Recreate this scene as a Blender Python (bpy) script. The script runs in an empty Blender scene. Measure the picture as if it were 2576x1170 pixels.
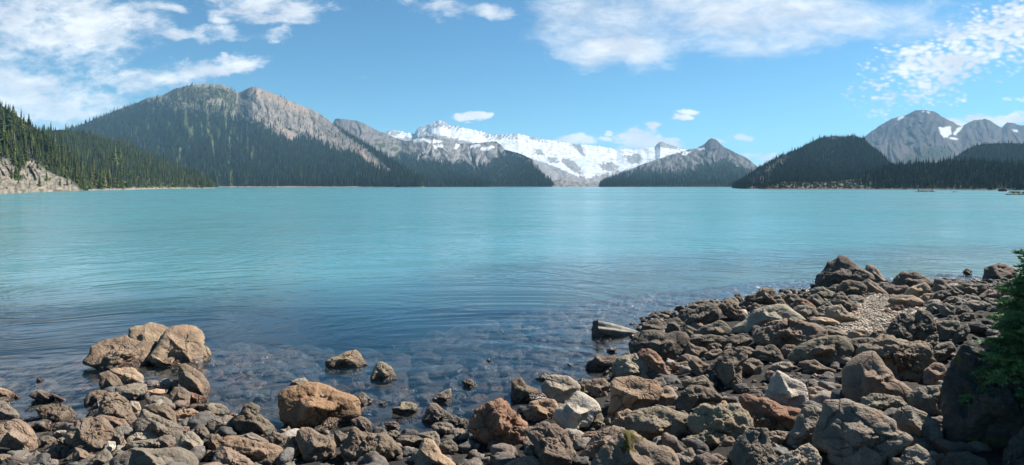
import bpy, bmesh, math, random
import numpy as np
from mathutils import Vector, Matrix
random.seed(7)
RNG = np.random.default_rng(11)
SC = bpy.context.scene
COL = SC.collection
# ------------------------------------------------------------------ camera model
H = 3.0            # eye height above the lake
F = 1535.0         # focal length in 2576-wide view units
CX, HY = 1288.0, 466.0
NS = 1.490683      # native photograph px per view unit
cam_d = bpy.data.cameras.new("camera"); cam = bpy.data.objects.new("camera", cam_d); COL.objects.link(cam)
cam.location = (0, 0, H); cam.rotation_euler = (math.radians(90), 0, 0)
cam_d.sensor_width = 36; cam_d.lens = 36 * F / 2576
cam_d.shift_y = -(585 - HY) / 2576
cam_d.clip_start = 0.1; cam_d.clip_end = 60000
SC.camera = cam
SUN_AZ, SUN_EL = math.radians(58), math.radians(42)   # clockwise from +Y, above horizon
# ------------------------------------------------------------------ numpy noise
_perm = np.random.default_rng(3).permutation(256); _perm = np.concatenate([_perm, _perm, _perm])
_g = np.random.default_rng(4).normal(size=(256, 3)); _g /= np.linalg.norm(_g, axis=1)[:, None]
_g = _g.astype(np.float32)
def pnoise(p):
    p = np.asarray(p, dtype=np.float32)
    i = np.floor(p).astype(np.int32); f = p - i; i &= 255
    u = f * f * f * (f * (f * 6 - 15) + 10)
    out = 0
    for dx in (0, 1):
        wx = u[:, 0] if dx else 1 - u[:, 0]
        a = _perm[i[:, 0] + dx]
        for dy in (0, 1):
            wy = u[:, 1] if dy else 1 - u[:, 1]
            b = _perm[a + i[:, 1] + dy]
            for dz in (0, 1):
                wz = u[:, 2] if dz else 1 - u[:, 2]
                g = _g[_perm[b + i[:, 2] + dz]]
                d = g[:, 0] * (f[:, 0] - dx) + g[:, 1] * (f[:, 1] - dy) + g[:, 2] * (f[:, 2] - dz)
                out = out + wx * wy * wz * d
    return out * 1.6
def fbm(p, o=4, gain=.5, lac=2.03):
    a, s, q = 1.0, 0.0, np.asarray(p, dtype=np.float32)
    for _ in range(o):
        s = s + a * pnoise(q); q = q * lac + 17.3; a *= gain
    return s
def ridged(p, o=4, gain=.5, lac=2.03):
    a, s, q = 1.0, 0.0, np.asarray(p, dtype=np.float32)
    for _ in range(o):
        s = s + a * (1 - 2 * np.abs(pnoise(q))); q = q * lac + 9.1; a *= gain
    return s
def sstep(a, b, x):
    t = np.clip((x - a) / (b - a), 0, 1); return t * t * (3 - 2 * t)
# ------------------------------------------------------------------ mesh helpers
def mesh(name, verts, faces, smooth=True, attrs=None, mats=()):
    me = bpy.data.meshes.new(name)
    verts = np.asarray(verts, dtype=np.float32); faces = np.asarray(faces, dtype=np.int32)
    n, k = faces.shape
    me.vertices.add(len(verts)); me.vertices.foreach_set("co", verts.ravel())
    me.loops.add(n * k); me.loops.foreach_set("vertex_index", faces.ravel())
    me.polygons.add(n); me.polygons.foreach_set("loop_start", np.arange(0, n * k, k, dtype=np.int32))
    me.polygons.foreach_set("use_smooth", np.full(n, smooth))
    for an, (typ, val) in (attrs or {}).items():
        at = me.attributes.new(an, typ, 'POINT')
        val = np.asarray(val, dtype=np.float32)
        if typ == 'FLOAT_COLOR':
            if val.shape[1] == 3: val = np.concatenate([val, np.ones((len(val), 1), np.float32)], 1)
            at.data.foreach_set("color", val.ravel())
        else: at.data.foreach_set("value", val.ravel())
    me.update(calc_edges=True)
    for m in mats: me.materials.append(m)
    return me
def obj(name, me, parent=None, **props):
    o = bpy.data.objects.new(name, me); COL.objects.link(o)
    if parent is not None: o.parent = parent
    for k, v in props.items(): o[k] = v
    return o
def grid_faces(nx, nt):
    i = np.arange(nx * nt).reshape(nx, nt)
    return np.stack([i[:-1, :-1], i[1:, :-1], i[1:, 1:], i[:-1, 1:]], -1).reshape(-1, 4)
_ico = {}
def ico(n):
    if n not in _ico:
        bm = bmesh.new(); bmesh.ops.create_icosphere(bm, subdivisions=n, radius=1)
        v = np.array([x.co[:] for x in bm.verts], dtype=np.float32)
        f = np.array([[w.index for w in x.verts] for x in bm.faces], dtype=np.int32)
        bm.free(); _ico[n] = (v, f)
    return _ico[n]
# ------------------------------------------------------------------ node helpers
class NT:
    def __init__(s, tree): s.t = tree; s.n = tree.nodes; s.l = tree.links
    def add(s, typ, ins=None, **kw):
        nd = s.n.new(typ)
        for k, v in kw.items(): setattr(nd, k, v)
        for k, v in (ins or {}).items():
            sock = nd.inputs[k]
            if isinstance(v, bpy.types.NodeSocket): s.l.new(v, sock)
            else: sock.default_value = v
        return nd
    def math(s, op, a, b=None, clamp=False):
        nd = s.n.new('ShaderNodeMath'); nd.operation = op; nd.use_clamp = clamp
        for i, v in enumerate((a, b)):
            if v is None: continue
            if isinstance(v, bpy.types.NodeSocket): s.l.new(v, nd.inputs[i])
            else: nd.inputs[i].default_value = v
        return nd.outputs[0]
    def noise(s, vec, scale, detail=4, rough=.55, dist=0.0):
        nd = s.add('ShaderNodeTexNoise', {'Scale': scale, 'Detail': detail, 'Roughness': rough, 'Distortion': dist})
        if vec is not None: s.l.new(vec, nd.inputs['Vector'])
        return nd.outputs['Fac']
    def ramp(s, fac, lo, hi, a=0.0, b=1.0, smooth=True):
        nd = s.add('ShaderNodeMapRange', {'From Min': lo, 'From Max': hi, 'To Min': a, 'To Max': b})
        nd.interpolation_type = 'SMOOTHSTEP' if smooth else 'LINEAR'; nd.clamp = True
        s.l.new(fac, nd.inputs['Value']); return nd.outputs['Result']
    def mix(s, fac, a, b, mode='MIX'):
        nd = s.n.new('ShaderNodeMix'); nd.data_type = 'RGBA'; nd.blend_type = mode
        for sock, v in ((nd.inputs[0], fac), (nd.inputs[6], a), (nd.inputs[7], b)):
            if isinstance(v, bpy.types.NodeSocket): s.l.new(v, sock)
            else: sock.default_value = v if not isinstance(v, tuple) or len(v) == 4 else (*v, 1)
        return nd.outputs[2]
def new_mat(name):
    m = bpy.data.materials.new(name); m.use_nodes = True
    nt = NT(m.node_tree); b = nt.n['Principled BSDF']
    b.inputs['Specular IOR Level'].default_value = .3
    return m, nt, b
# ------------------------------------------------------------------ shoreline and ground
SHORE_V = [(-900,1000),(-400,1008),(0,1012),(60,1030),(110,1080),(150,1092),(215,1062),(262,1000),(340,962),(470,962),(515,1015),(600,1062),(720,1082),(900,1090),(1080,1095),(1180,1085),(1280,1058),(1310,1020),(1400,982),(1500,955),(1580,925),(1612,872),(1602,815),(1700,778),(1850,748),(1960,742),(2060,722),(2230,716),(2350,710),(2480,714),(2600,692),(2900,680)]
SH = np.array([((x - CX) / (y - HY) * H, H * F / (y - HY)) for x, y in SHORE_V])
POLY = np.vstack([SH, [[70, 22], [70, -60], [-70, -60], [-70, 9]]])
def signed_dist(P):
    P = np.asarray(P, float); d = np.full(len(P), 1e9); ins = np.zeros(len(P), bool)
    for a, b in zip(POLY, np.roll(POLY, -1, 0)):
        e = b - a; w = P - a
        t = np.clip((w @ e) / (e @ e), 0, 1)
        d = np.minimum(d, np.hypot(*(w - t[:, None] * e).T))
        c = (a[1] <= P[:, 1]) != (b[1] <= P[:, 1])
        with np.errstate(divide='ignore', invalid='ignore'):
            ins ^= c & (P[:, 0] < (b[0] - a[0]) * (P[:, 1] - a[1]) / (b[1] - a[1]) + a[0])
    return np.where(ins, d, -d)
def zg(P):
    P = np.asarray(P, float); s = signed_dist(P)
    n = fbm(np.c_[P * .9, np.zeros(len(P))], 3) * .05
    land = 1.7 * (1 - np.exp(-np.maximum(s, 0) * .2 / 1.7)) + n * np.minimum(1, np.maximum(s, 0) * 2)
    u = np.maximum(-s, 0); bed = -(0.10 * u + 0.026 * u * u)
    return np.where(s > 0, land, np.maximum(bed + n * np.minimum(1, u), -9)) - .02
def ray(x, y):   # view units
    return np.array([(x - CX) / F, 1.0, -(y - HY) / F])
def ray_ground(x, y, maxY=60):
    d = ray(x, y); Y = np.linspace(1.5, maxY, 1500)
    P = np.c_[d[0] * Y, Y]; z = H + d[2] * Y; g = np.maximum(zg(P), -.015)
    k = np.nonzero(z < g)[0]
    if len(k) == 0: Yh = -H / d[2]
    else: Yh = Y[k[0]]
    return np.array([d[0] * Yh, Yh, H + d[2] * Yh])
# ------------------------------------------------------------------ materials
def rock_material(name="rock", attr=False):
    m, nt, b = new_mat(name); geo = nt.add('ShaderNodeNewGeometry'); P = geo.outputs['Position']
    oi = nt.add('ShaderNodeObjectInfo')
    off = nt.add('ShaderNodeVectorMath', {0: P, 1: oi.outputs['Location']}, operation='ADD').outputs[0]
    n1 = nt.noise(off, 2.2, 5, .6); n2 = nt.noise(off, 9, 6, .65); n3 = nt.noise(off, 38, 4, .6)
    base = nt.add('ShaderNodeAttribute', attribute_name='col').outputs['Color'] if attr else oi.outputs['Color']
    c = nt.mix(nt.ramp(n1, .35, .7), base, nt.mix(1, base, (.62, .60, .60), 'MULTIPLY'))
    c = nt.mix(nt.ramp(n2, .45, .75, 0, .55), c, nt.mix(1, base, (1.35, 1.30, 1.22), 'MULTIPLY'))
    # warm iron staining
    c = nt.mix(nt.ramp(nt.noise(off, 3.7, 3, .5), .56, .72, 0, .45), c, nt.mix(1, base, (1.15, .85, .66), 'MULTIPLY'))
    c = nt.mix(nt.ramp(n3, .3, .75, .0, .35), c, nt.mix(1, c, (.5, .5, .5), 'MULTIPLY'))
    # fracture lines
    wv = nt.add('ShaderNodeVectorMath', {0: off, 1: nt.add('ShaderNodeVectorMath', {0: nt.add('ShaderNodeTexNoise', {'Vector': off, 'Scale': 3.0, 'Detail': 3.0}).outputs['Color'], 3: .35}, operation='SCALE').outputs[0]}, operation='ADD').outputs[0]
    ve = nt.add('ShaderNodeTexVoronoi', {'Vector': wv, 'Scale': 3.2}, feature='DISTANCE_TO_EDGE').outputs['Distance']
    crk = nt.math('MULTIPLY', nt.ramp(ve, .0, .045, 1, 0), nt.ramp(nt.noise(off, 1.3, 2), .42, .58))
    c = nt.mix(nt.math('MULTIPLY', crk, .55), c, nt.mix(1, c, (.35, .33, .31), 'MULTIPLY'))
    # pale lichen spots
    vo = nt.add('ShaderNodeTexVoronoi', {'Vector': off, 'Scale': 13.0, 'Randomness': 1.0})
    sp = nt.math('MULTIPLY', nt.ramp(vo.outputs['Distance'], .16, .24, 1, 0), nt.ramp(nt.noise(off, 1.7, 2), .52, .6))
    c = nt.mix(nt.math('MULTIPLY', sp, .6), c, (.20, .205, .18))
    # wet band at the waterline
    z = nt.add('ShaderNodeSeparateXYZ', {0: P}).outputs['Z']
    wz = nt.math('ADD', z, nt.math('MULTIPLY', nt.math('SUBTRACT', n2, .5), .12))
    wet = nt.ramp(wz, .03, .13, 1, 0)
    c = nt.mix(wet, c, nt.mix(1, c, (.36, .31, .28), 'MULTIPLY'))
    nt.l.new(c, b.inputs['Base Color'])
    nt.l.new(nt.ramp(wet, 0, 1, .92, .22), b.inputs['Roughness'])
    h = nt.math('ADD', nt.math('MULTIPLY', n2, .9), nt.math('MULTIPLY', n3, .45))
    h = nt.math('ADD', h, nt.math('MULTIPLY', nt.noise(off, 95, 3, .6), .16)); h = nt.math('SUBTRACT', h, nt.math('MULTIPLY', crk, .45))
    pits = nt.add('ShaderNodeTexVoronoi', {'Vector': off, 'Scale': 22.0}).outputs['Distance']
    h = nt.math('ADD', h, nt.math('MULTIPLY', nt.ramp(pits, .0, .35), .22))
    bp = nt.add('ShaderNodeBump', {'Strength': nt.ramp(oi.outputs['Random'], 0, 1, .35, 1.0, False), 'Distance': .06, 'Height': h})
    nt.l.new(bp.outputs[0], b.inputs['Normal'])
    return m
M_ROCK = rock_material()
def attr_mat(name, rough=.9, nscale=None, bump=0.0, amount=.35, spec=.2):
    m, nt, b = new_mat(name); b.inputs['Specular IOR Level'].default_value = spec
    at = nt.add('ShaderNodeAttribute', attribute_name='col'); c = at.outputs['Color']
    if nscale:
        P = nt.add('ShaderNodeNewGeometry').outputs['Position']
        n = nt.noise(P, nscale, 6, .65)
        c = nt.mix(nt.ramp(n, .3, .7, 0, amount * 2), c, nt.mix(1, c, (.45, .45, .46), 'MULTIPLY'))
        if bump:
            bp = nt.add('ShaderNodeBump', {'Strength': .8, 'Distance': bump, 'Height': n}); nt.l.new(bp.outputs[0], b.inputs['Normal'])
    nt.l.new(c, b.inputs['Base Color']); b.inputs['Roughness'].default_value = rough
    return m
M_STONE = rock_material("small_stones", True)
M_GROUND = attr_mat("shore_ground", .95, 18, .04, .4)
M_HILL = attr_mat("mountain_ground", .95, .05, 4.0, .16, 0.0)
M_FOREST = attr_mat("conifer_foliage", .9, spec=0.0)
def solid(name, rgb, rough=.85, nscale=6, amt=.4, bump=.02):
    m, nt, b = new_mat(name); tc = nt.add('ShaderNodeTexCoord').outputs['Object']
    n = nt.noise(tc, nscale, 5, .6)
    c = nt.mix(nt.ramp(n, .3, .7), (*[x * (1 - amt) for x in rgb],), (*[min(1, x * (1 + amt)) for x in rgb],))
    nt.l.new(c, b.inputs['Base Color']); b.inputs['Roughness'].default_value = rough
    bp = nt.add('ShaderNodeBump', {'Strength': .6, 'Distance': bump, 'Height': n}); nt.l.new(bp.outputs[0], b.inputs['Normal'])
    return m
M_BARK = solid("bark", (.10, .075, .055)); M_WOOD = solid("weathered_wood", (.19, .175, .145), .8, 9, .35)
M_CUT = solid("sawn_wood", (.05, .045, .04), .85, 12, .3); M_MOSS = solid("moss", (.075, .058, .014), .95, 30, .5, .01)
def water_material():
    m = bpy.data.materials.new("lake_water"); m.use_nodes = True; nt = NT(m.node_tree); nt.n.clear()
    out = nt.add('ShaderNodeOutputMaterial'); P = nt.add('ShaderNodeNewGeometry').outputs['Position']
    # rippled surface: trains of small waves over a slow swell
    w = nt.noise(P, .09, 2, .5)
    ang = nt.math('MULTIPLY', nt.math('SUBTRACT', w, .5), 1.5)
    def train(rot, sx, sy, scale, det=2):
        mp = nt.add('ShaderNodeVectorRotate', {'Vector': P, 'Angle': nt.math('ADD', ang, rot)}, rotation_type='Z_AXIS')
        ms = nt.add('ShaderNodeMapping', {'Vector': mp.outputs[0], 'Scale': (sx, sy, 1)})
        return nt.noise(ms.outputs[0], scale, det, .5)
    h = nt.math('MULTIPLY', train(.35, .30, 1, 1.15), 1.0)
    h = nt.math('ADD', h, nt.math('MULTIPLY', train(-.30, .35, 1, 2.3), .55))
    h = nt.math('ADD', h, nt.math('MULTIPLY', train(.9, .5, 1, 5.5), .22))
    calm = nt.ramp(nt.noise(P, .035, 3, .5), .35, .62, .35, 1.0)
    h = nt.math('MULTIPLY', h, calm)
    bp = nt.add('ShaderNodeBump', {'Strength': 1.0, 'Distance': .085, 'Height': h}); N = bp.outputs[0]
    turb = nt.add('ShaderNodeAttribute', attribute_name='turb').outputs['Fac']
    deep = nt.add('ShaderNodeAttribute', attribute_name='deep').outputs['Fac']
    col = nt.mix(deep, (.014, .055, .085), (.066, .203, .222))
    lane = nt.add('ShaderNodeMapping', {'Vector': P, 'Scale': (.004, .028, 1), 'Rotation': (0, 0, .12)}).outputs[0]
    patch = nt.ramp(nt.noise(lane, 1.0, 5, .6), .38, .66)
    col = nt.mix(nt.math('MULTIPLY', patch, .6), col, nt.mix(1, col, (.70, .86, .92), 'MULTIPLY'))  # lanes of cloud reflection and wind put into the water colour
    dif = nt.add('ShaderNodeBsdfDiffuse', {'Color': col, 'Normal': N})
    tr = nt.add('ShaderNodeBsdfTransparent', {'Color': (.88, .92, .93, 1)})
    body = nt.add('ShaderNodeMixShader', {0: turb, 1: tr.outputs[0], 2: dif.outputs[0]})
    gl = nt.add('ShaderNodeBsdfGlossy', {'Color': (.95, .97, 1, 1), 'Roughness': .12, 'Normal': N})
    fr = nt.add('ShaderNodeFresnel', {'IOR': 1.33, 'Normal': N}).outputs[0]
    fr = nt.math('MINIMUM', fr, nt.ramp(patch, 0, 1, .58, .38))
    fin = nt.add('ShaderNodeMixShader', {0: fr, 1: body.outputs[0], 2: gl.outputs[0]})
    nt.l.new(fin.outputs[0], out.inputs['Surface'])
    return m
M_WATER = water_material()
# ------------------------------------------------------------------ sky, sun, air
def build_sky():
    w = bpy.data.worlds.new("World"); SC.world = w; w.use_nodes = True; nt = NT(w.node_tree); nt.n.clear()
    out = nt.add('ShaderNodeOutputWorld'); bg = nt.add('ShaderNodeBackground')
    sky = nt.add('ShaderNodeTexSky', sky_type='NISHITA'); sky.sun_disc = False
    sky.sun_elevation = SUN_EL; sky.sun_rotation = SUN_AZ; sky.altitude = 1400
    sky.air_density = 1.0; sky.dust_density = .35; sky.ozone_density = 2.6
    D = nt.add('ShaderNodeTexCoord').outputs['Generated']
    sp = nt.add('ShaderNodeSeparateXYZ', {0: D}); dy = nt.math('MAXIMUM', sp.outputs['Y'], .02)
    U = nt.math('DIVIDE', sp.outputs['X'], dy); V = nt.math('DIVIDE', sp.outputs['Z'], dy)
    UV = nt.add('ShaderNodeCombineXYZ', {0: U, 1: V}).outputs[0]
    wn = nt.add('ShaderNodeTexNoise', {'Vector': nt.add('ShaderNodeMapping', {'Vector': UV, 'Scale': (1, 1.8, 1)}).outputs[0], 'Scale': 11.0, 'Detail': 6.0, 'Roughness': .6}).outputs['Color']
    wo = nt.add('ShaderNodeVectorMath', {0: wn, 1: (.5, .5, .5)}, operation='SUBTRACT').outputs[0]
    def warped(k, kv): return nt.add('ShaderNodeVectorMath', {0: UV, 1: nt.add('ShaderNodeVectorMath', {0: wo, 1: (k, kv, 0)}, operation='MULTIPLY').outputs[0]}, operation='ADD').outputs[0]
    UVB, UVS = warped(.20, .075), warped(.045, .022)
    def blob(x, y, rx, ry, rot=0.0, p=1.0):
        mp = nt.add('ShaderNodeMapping', {'Vector': UVB if max(rx, ry) > 75 else UVS, 'Location': ((x - CX) / F, (HY - y) / F, 0), 'Rotation': (0, 0, math.radians(rot)), 'Scale': (rx / F, ry / F, 1)}, vector_type='TEXTURE')
        r = nt.add('ShaderNodeVectorMath', {0: mp.outputs[0]}, operation='LENGTH').outputs['Value']
        return nt.ramp(r, .0, 1.8, p, 0.0)
    def mx(l):
        r = l[0]
        for q in l[1:]: r = nt.math('MAXIMUM', r, q)
        return r
    def fld_(f, n, amp): return nt.math('MULTIPLY', nt.math('ADD', f, nt.math('MULTIPLY', nt.math('SUBTRACT', n, .5), amp)), nt.ramp(f, .0, .42))
    def sc(sx, sy, rot=0, warp=0.0):
        v = UV
        if warp:
            nz = nt.add('ShaderNodeTexNoise', {'Vector': UV, 'Scale': 7.0, 'Detail': 3.0}).outputs['Color']
            v = nt.add('ShaderNodeVectorMath', {0: UV, 1: nt.add('ShaderNodeVectorMath', {0: nz, 3: warp}, operation='SCALE').outputs[0]}, operation='ADD').outputs[0]
        return nt.add('ShaderNodeMapping', {'Vector': v, 'Rotation': (0, 0, math.radians(rot)), 'Scale': (sx, sy, 1)}).outputs[0]
    layers = []
    # broad veil, upper right of centre
    f = mx([blob(1830, 20, 460, 125, 3), blob(1600, 110, 210, 55, 8, .9), blob(2150, 60, 330, 70, 0, .85), blob(1990, 90, 230, 60, 12, .9)])
    n = nt.noise(sc(1, 2.6, -14, .06), 5.0, 8, .66)
    layers.append(nt.math('MULTIPLY', nt.ramp(fld_(f, n, 2.0), .24, 1.15), .92))
    # mackerel field, far right
    f = mx([blob(2410, 140, 290, 110, 20), blob(2300, 200, 130, 50, 10, .9), blob(2560, 70, 170, 90, 25), blob(2560, 245, 60, 10, 0, .7)])
    vo = nt.add('ShaderNodeTexVoronoi', {}, feature='SMOOTH_F1'); vo.inputs['Scale'].default_value = 80; vo.inputs['Smoothness'].default_value = .6; nt.l.new(sc(1, 2.0, -12, .035), vo.inputs['Vector']); vo = vo.outputs['Distance']
    n = nt.noise(sc(1, 1.8, -12, .03), 20, 6, .7)
    fld = nt.math('ADD', f, nt.math('ADD', nt.math('MULTIPLY', nt.math('SUBTRACT', n, .5), 1.7), nt.math('MULTIPLY', nt.math('SUBTRACT', .42, vo), 1.0)))
    fld = nt.math('MULTIPLY', fld, nt.ramp(f, .10, .48))
    layers.append(nt.math('MULTIPLY', nt.ramp(fld, .36, 1.02), .95))
    # left bank of cloud
    f = mx([blob(60, 60, 330, 130, -4), blob(60, 230, 300, 75, -12), blob(340, 205, 150, 42, 4, .95), blob(190, 275, 170, 45, 5, .9), blob(520, 165, 170, 22, 8, .75), blob(600, 160, 55, 14, 8, .95), blob(190, 130, 190, 40, -8, .8), blob(40, 300, 120, 26, 0, .9)])
    n = nt.math('ADD', nt.math('MULTIPLY', nt.noise(sc(1, 2.2, 10, .05), 8.5, 9, .66), .62), nt.math('MULTIPLY', nt.noise(sc(1, 2.0, 12, .03), 34, 4, .6), .38))
    layers.append(nt.math('MULTIPLY', nt.ramp(fld_(f, n, 3.0), .16, 1.05), .93))
    # wisps along the top
    f = mx([blob(660, 15, 170, 55, 0, .9), blob(430, 22, 60, 18, -8), blob(570, 80, 60, 26, 0, .85), blob(690, 90, 90, 20, 10, .7), blob(1120, 15, 170, 34, -6, .75), blob(560, 50, 40, 14, 0, .8), blob(470, 90, 90, 26, 0, .6), blob(905, 195, 40, 6, 0, .4), blob(750, 55, 60, 14, 0, .7)])
    n = nt.noise(sc(1, 2.2, 8, .05), 15, 6, .6)
    layers.append(nt.math('MULTIPLY', nt.ramp(fld_(f, n, 2.4), .34, 1.1), .85))
    # small fair weather cumulus over the glacier and the horizon
    cs = [(1187, 293, 44, 12), (1175, 310, 14, 5, .6), (1738, 285, 34, 9), (1713, 300, 32, 9), (1465, 352, 70, 17), (1410, 352, 50, 8, .7), (1520, 348, 34, 8, .8), (1605, 352, 60, 34), (1655, 365, 70, 22), (1570, 378, 40, 20), (1607, 330, 34, 16), (1640, 314, 20, 11), (1537, 333, 18, 8, .9), (1872, 346, 30, 12, .85), (1830, 344, 12, 7, .6), (1893, 394, 34, 9, .85), (1800, 358, 40, 8, .6), (1925, 402, 26, 9, .8), (2418, 307, 50, 16), (2512, 300, 70, 17), (2550, 292, 30, 14), (2440, 300, 30, 10), (1690, 352, 30, 8, .8), (1945, 393, 22, 8, .7), (2552, 322, 30, 8, .7)]
    f = mx([blob(c[0], c[1], c[2], c[3], 0, c[4] if len(c) > 4 else 1.0) for c in cs])
    n = nt.noise(sc(1, 1.5, 0, .02), 34, 6, .62)
    layers.append(nt.ramp(fld_(f, n, 2.4), .30, .82))
    a = layers[0]
    for l in layers[1:]: a = nt.math('SUBTRACT', nt.math('ADD', a, l), nt.math('MULTIPLY', a, l))
    # cloud brightness: whiter where thick, greyer undersides
    shade = nt.noise(sc(1, 2.5, 5, .03), 12, 5, .6)
    cc = nt.mix(nt.ramp(shade, .35, .65), (6.6, 6.9, 7.4), (9.0, 9.1, 9.2))
    tint = nt.mix(1, sky.outputs[0], SKY_TINT, 'MULTIPLY')
    c = nt.mix(a, tint, cc)
    nt.l.new(c, bg.inputs['Color']); bg.inputs['Strength'].default_value = .05
    nt.l.new(bg.outputs[0], out.inputs['Surface'])
SKY_TINT = (.51, .87, .95)
build_sky()
sd = bpy.data.lights.new("sun", 'SUN'); sd.energy = 5.0; sd.angle = math.radians(.5); sd.color = (1, .95, .88)
so = bpy.data.objects.new("sun", sd); COL.objects.link(so)
sv = Vector((math.sin(SUN_AZ) * math.cos(SUN_EL), math.cos(SUN_AZ) * math.cos(SUN_EL), math.sin(SUN_EL)))
so.rotation_euler = sv.to_track_quat('Z', 'Y').to_euler(); so.location = sv * 3000
def build_haze():
    x0, x1, y0, y1, z0, z1 = -6500, 6500, -400, 8200, -21, 500
    v = [(x, y, z) for x in (x0, x1) for y in (y0, y1) for z in (z0, z1)]
    f = [(0, 1, 3, 2), (4, 6, 7, 5), (0, 4, 5, 1), (2, 3, 7, 6), (0, 2, 6, 4), (1, 5, 7, 3)]
    m = bpy.data.materials.new("haze_air"); m.use_nodes = True; nt = NT(m.node_tree); nt.n.clear()
    out = nt.add('ShaderNodeOutputMaterial')
    pv = nt.add('ShaderNodeVolumePrincipled', {'Color': (.36, .69, 1.0, 1), 'Density': HAZE, 'Anisotropy': 0.0})
    nt.l.new(pv.outputs[0], out.inputs['Volume'])
    obj("haze", mesh("haze", v, f, False, mats=[m]), kind='stuff')
HAZE = 1.0e-4
build_haze()
# ------------------------------------------------------------------ ground sheet, lake
def axis(segs):
    a = [segs[0][0]]
    for s, e, n in segs: a += list(np.linspace(s, e, n + 1)[1:])
    return np.array(a)
PATCH_V = [(2095,830),(2150,770),(2215,735),(2260,740),(2310,745),(2330,790),(2290,800),(2250,815),(2230,850),(2150,862)]
def inpoly(px, py, poly):
    r = np.zeros(px.shape, bool); poly = np.asarray(poly, float)
    for a, b in zip(poly, np.roll(poly, -1, 0)):
        c = (a[1] <= py) != (b[1] <= py)
        with np.errstate(divide='ignore', invalid='ignore'):
            r ^= c & (px < (b[0] - a[0]) * (py - a[1]) / (b[1] - a[1]) + a[0])
    return r
PATCH = np.array([ray_ground(x, y)[:2] for x, y in PATCH_V])
def build_ground():
    gx = axis([(-70, -16, 30), (-16, 20, 300), (20, 70, 30)]); gy = axis([(-60, 2, 30), (2, 24, 220), (24, 60, 30)])
    X, Y = np.meshgrid(gx, gy, indexing='ij'); P = np.c_[X.ravel(), Y.ravel()]
    z = zg(P)
    n = fbm(np.c_[P * 3, z], 4)
    pm = inpoly(P[:, 0] + n * .15, P[:, 1] + n * .15, PATCH)[:, None]
    col = np.where(n[:, None] > 0, (.040, .033, .027), (.028, .025, .022)); col = np.where(pm, (.48, .40, .31), col)  # near-black tones: shade of the gaps between boulders put into the colour
    col = np.where(z[:, None] < 0.02, np.array([.075, .065, .055]) * (1 + .4 * n[:, None]), col)
    z = z + fbm(np.c_[P * 5, z], 3) * .03 * (1 - .6 * pm[:, 0])
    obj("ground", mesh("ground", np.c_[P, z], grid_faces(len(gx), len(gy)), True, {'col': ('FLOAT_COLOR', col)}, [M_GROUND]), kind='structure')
build_ground()
def build_lake():
    ty = np.concatenate([np.linspace(2, 30, 260), np.geomspace(30.2, 2600, 120)]); tx = np.linspace(-1.6, 1.6, 420)
    T, Y = np.meshgrid(tx, ty, indexing='ij'); X = T * (Y + 6)
    P = np.c_[X.ravel(), Y.ravel()]; near = P[:, 1] < 60
    depth = np.full(len(P), 9.0); depth[near] = np.maximum(-zg(P[near]), 0)
    turb = 1 - np.exp(-depth * .46); deep = sstep(.4, 4.8, depth)
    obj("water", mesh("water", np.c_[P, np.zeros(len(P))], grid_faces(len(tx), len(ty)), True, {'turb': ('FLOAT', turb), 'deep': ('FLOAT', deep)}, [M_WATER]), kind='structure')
build_lake()
# ------------------------------------------------------------------ loose small stones
def scatter_stones(name, pts, size, cols, lvl, seed, flat=.6, label=None):
    r = np.random.default_rng(seed); v0, f0 = ico(lvl); n = len(pts); k = len(v0)
    kinds = []
    for j in range(10):
        d = v0 * (1 + .28 * fbm(v0 * 1.1 + j * 7.7, 2)[:, None] + .08 * fbm(v0 * 3.1 + j * 3, 2)[:, None])
        N = r.normal(size=(9, 3)); N /= np.linalg.norm(N, axis=1)[:, None]
        q = np.full(k, 9.0)
        for a in N: q = np.minimum(q, r.uniform(.5, .85) / np.maximum(v0 @ a, 1e-3))
        kinds.append(d * np.minimum(1, q)[:, None])
    V = np.empty((n, k, 3), np.float32); C = np.empty((n, k, 3), np.float32)
    for i in range(n):
        a = r.uniform(0, 6.28); c, s = math.cos(a), math.sin(a)
        b = kinds[r.integers(10)] * np.array([r.uniform(.8, 1.35), r.uniform(.75, 1.1), flat * r.uniform(.7, 1.2)]) * size[i]
        V[i, :, 0] = b[:, 0] * c - b[:, 1] * s + pts[i, 0]; V[i, :, 1] = b[:, 0] * s + b[:, 1] * c + pts[i, 1]; V[i, :, 2] = b[:, 2] + pts[i, 2]
        C[i] = cols[i]
    Fc = (f0[None] + (np.arange(n) * k)[:, None, None]).reshape(-1, 3)
    return obj(name, mesh(name, V.reshape(-1, 3), Fc, True, {'col': ('FLOAT_COLOR', C.reshape(-1, 3))}, [M_STONE]), kind='stuff')
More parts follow.
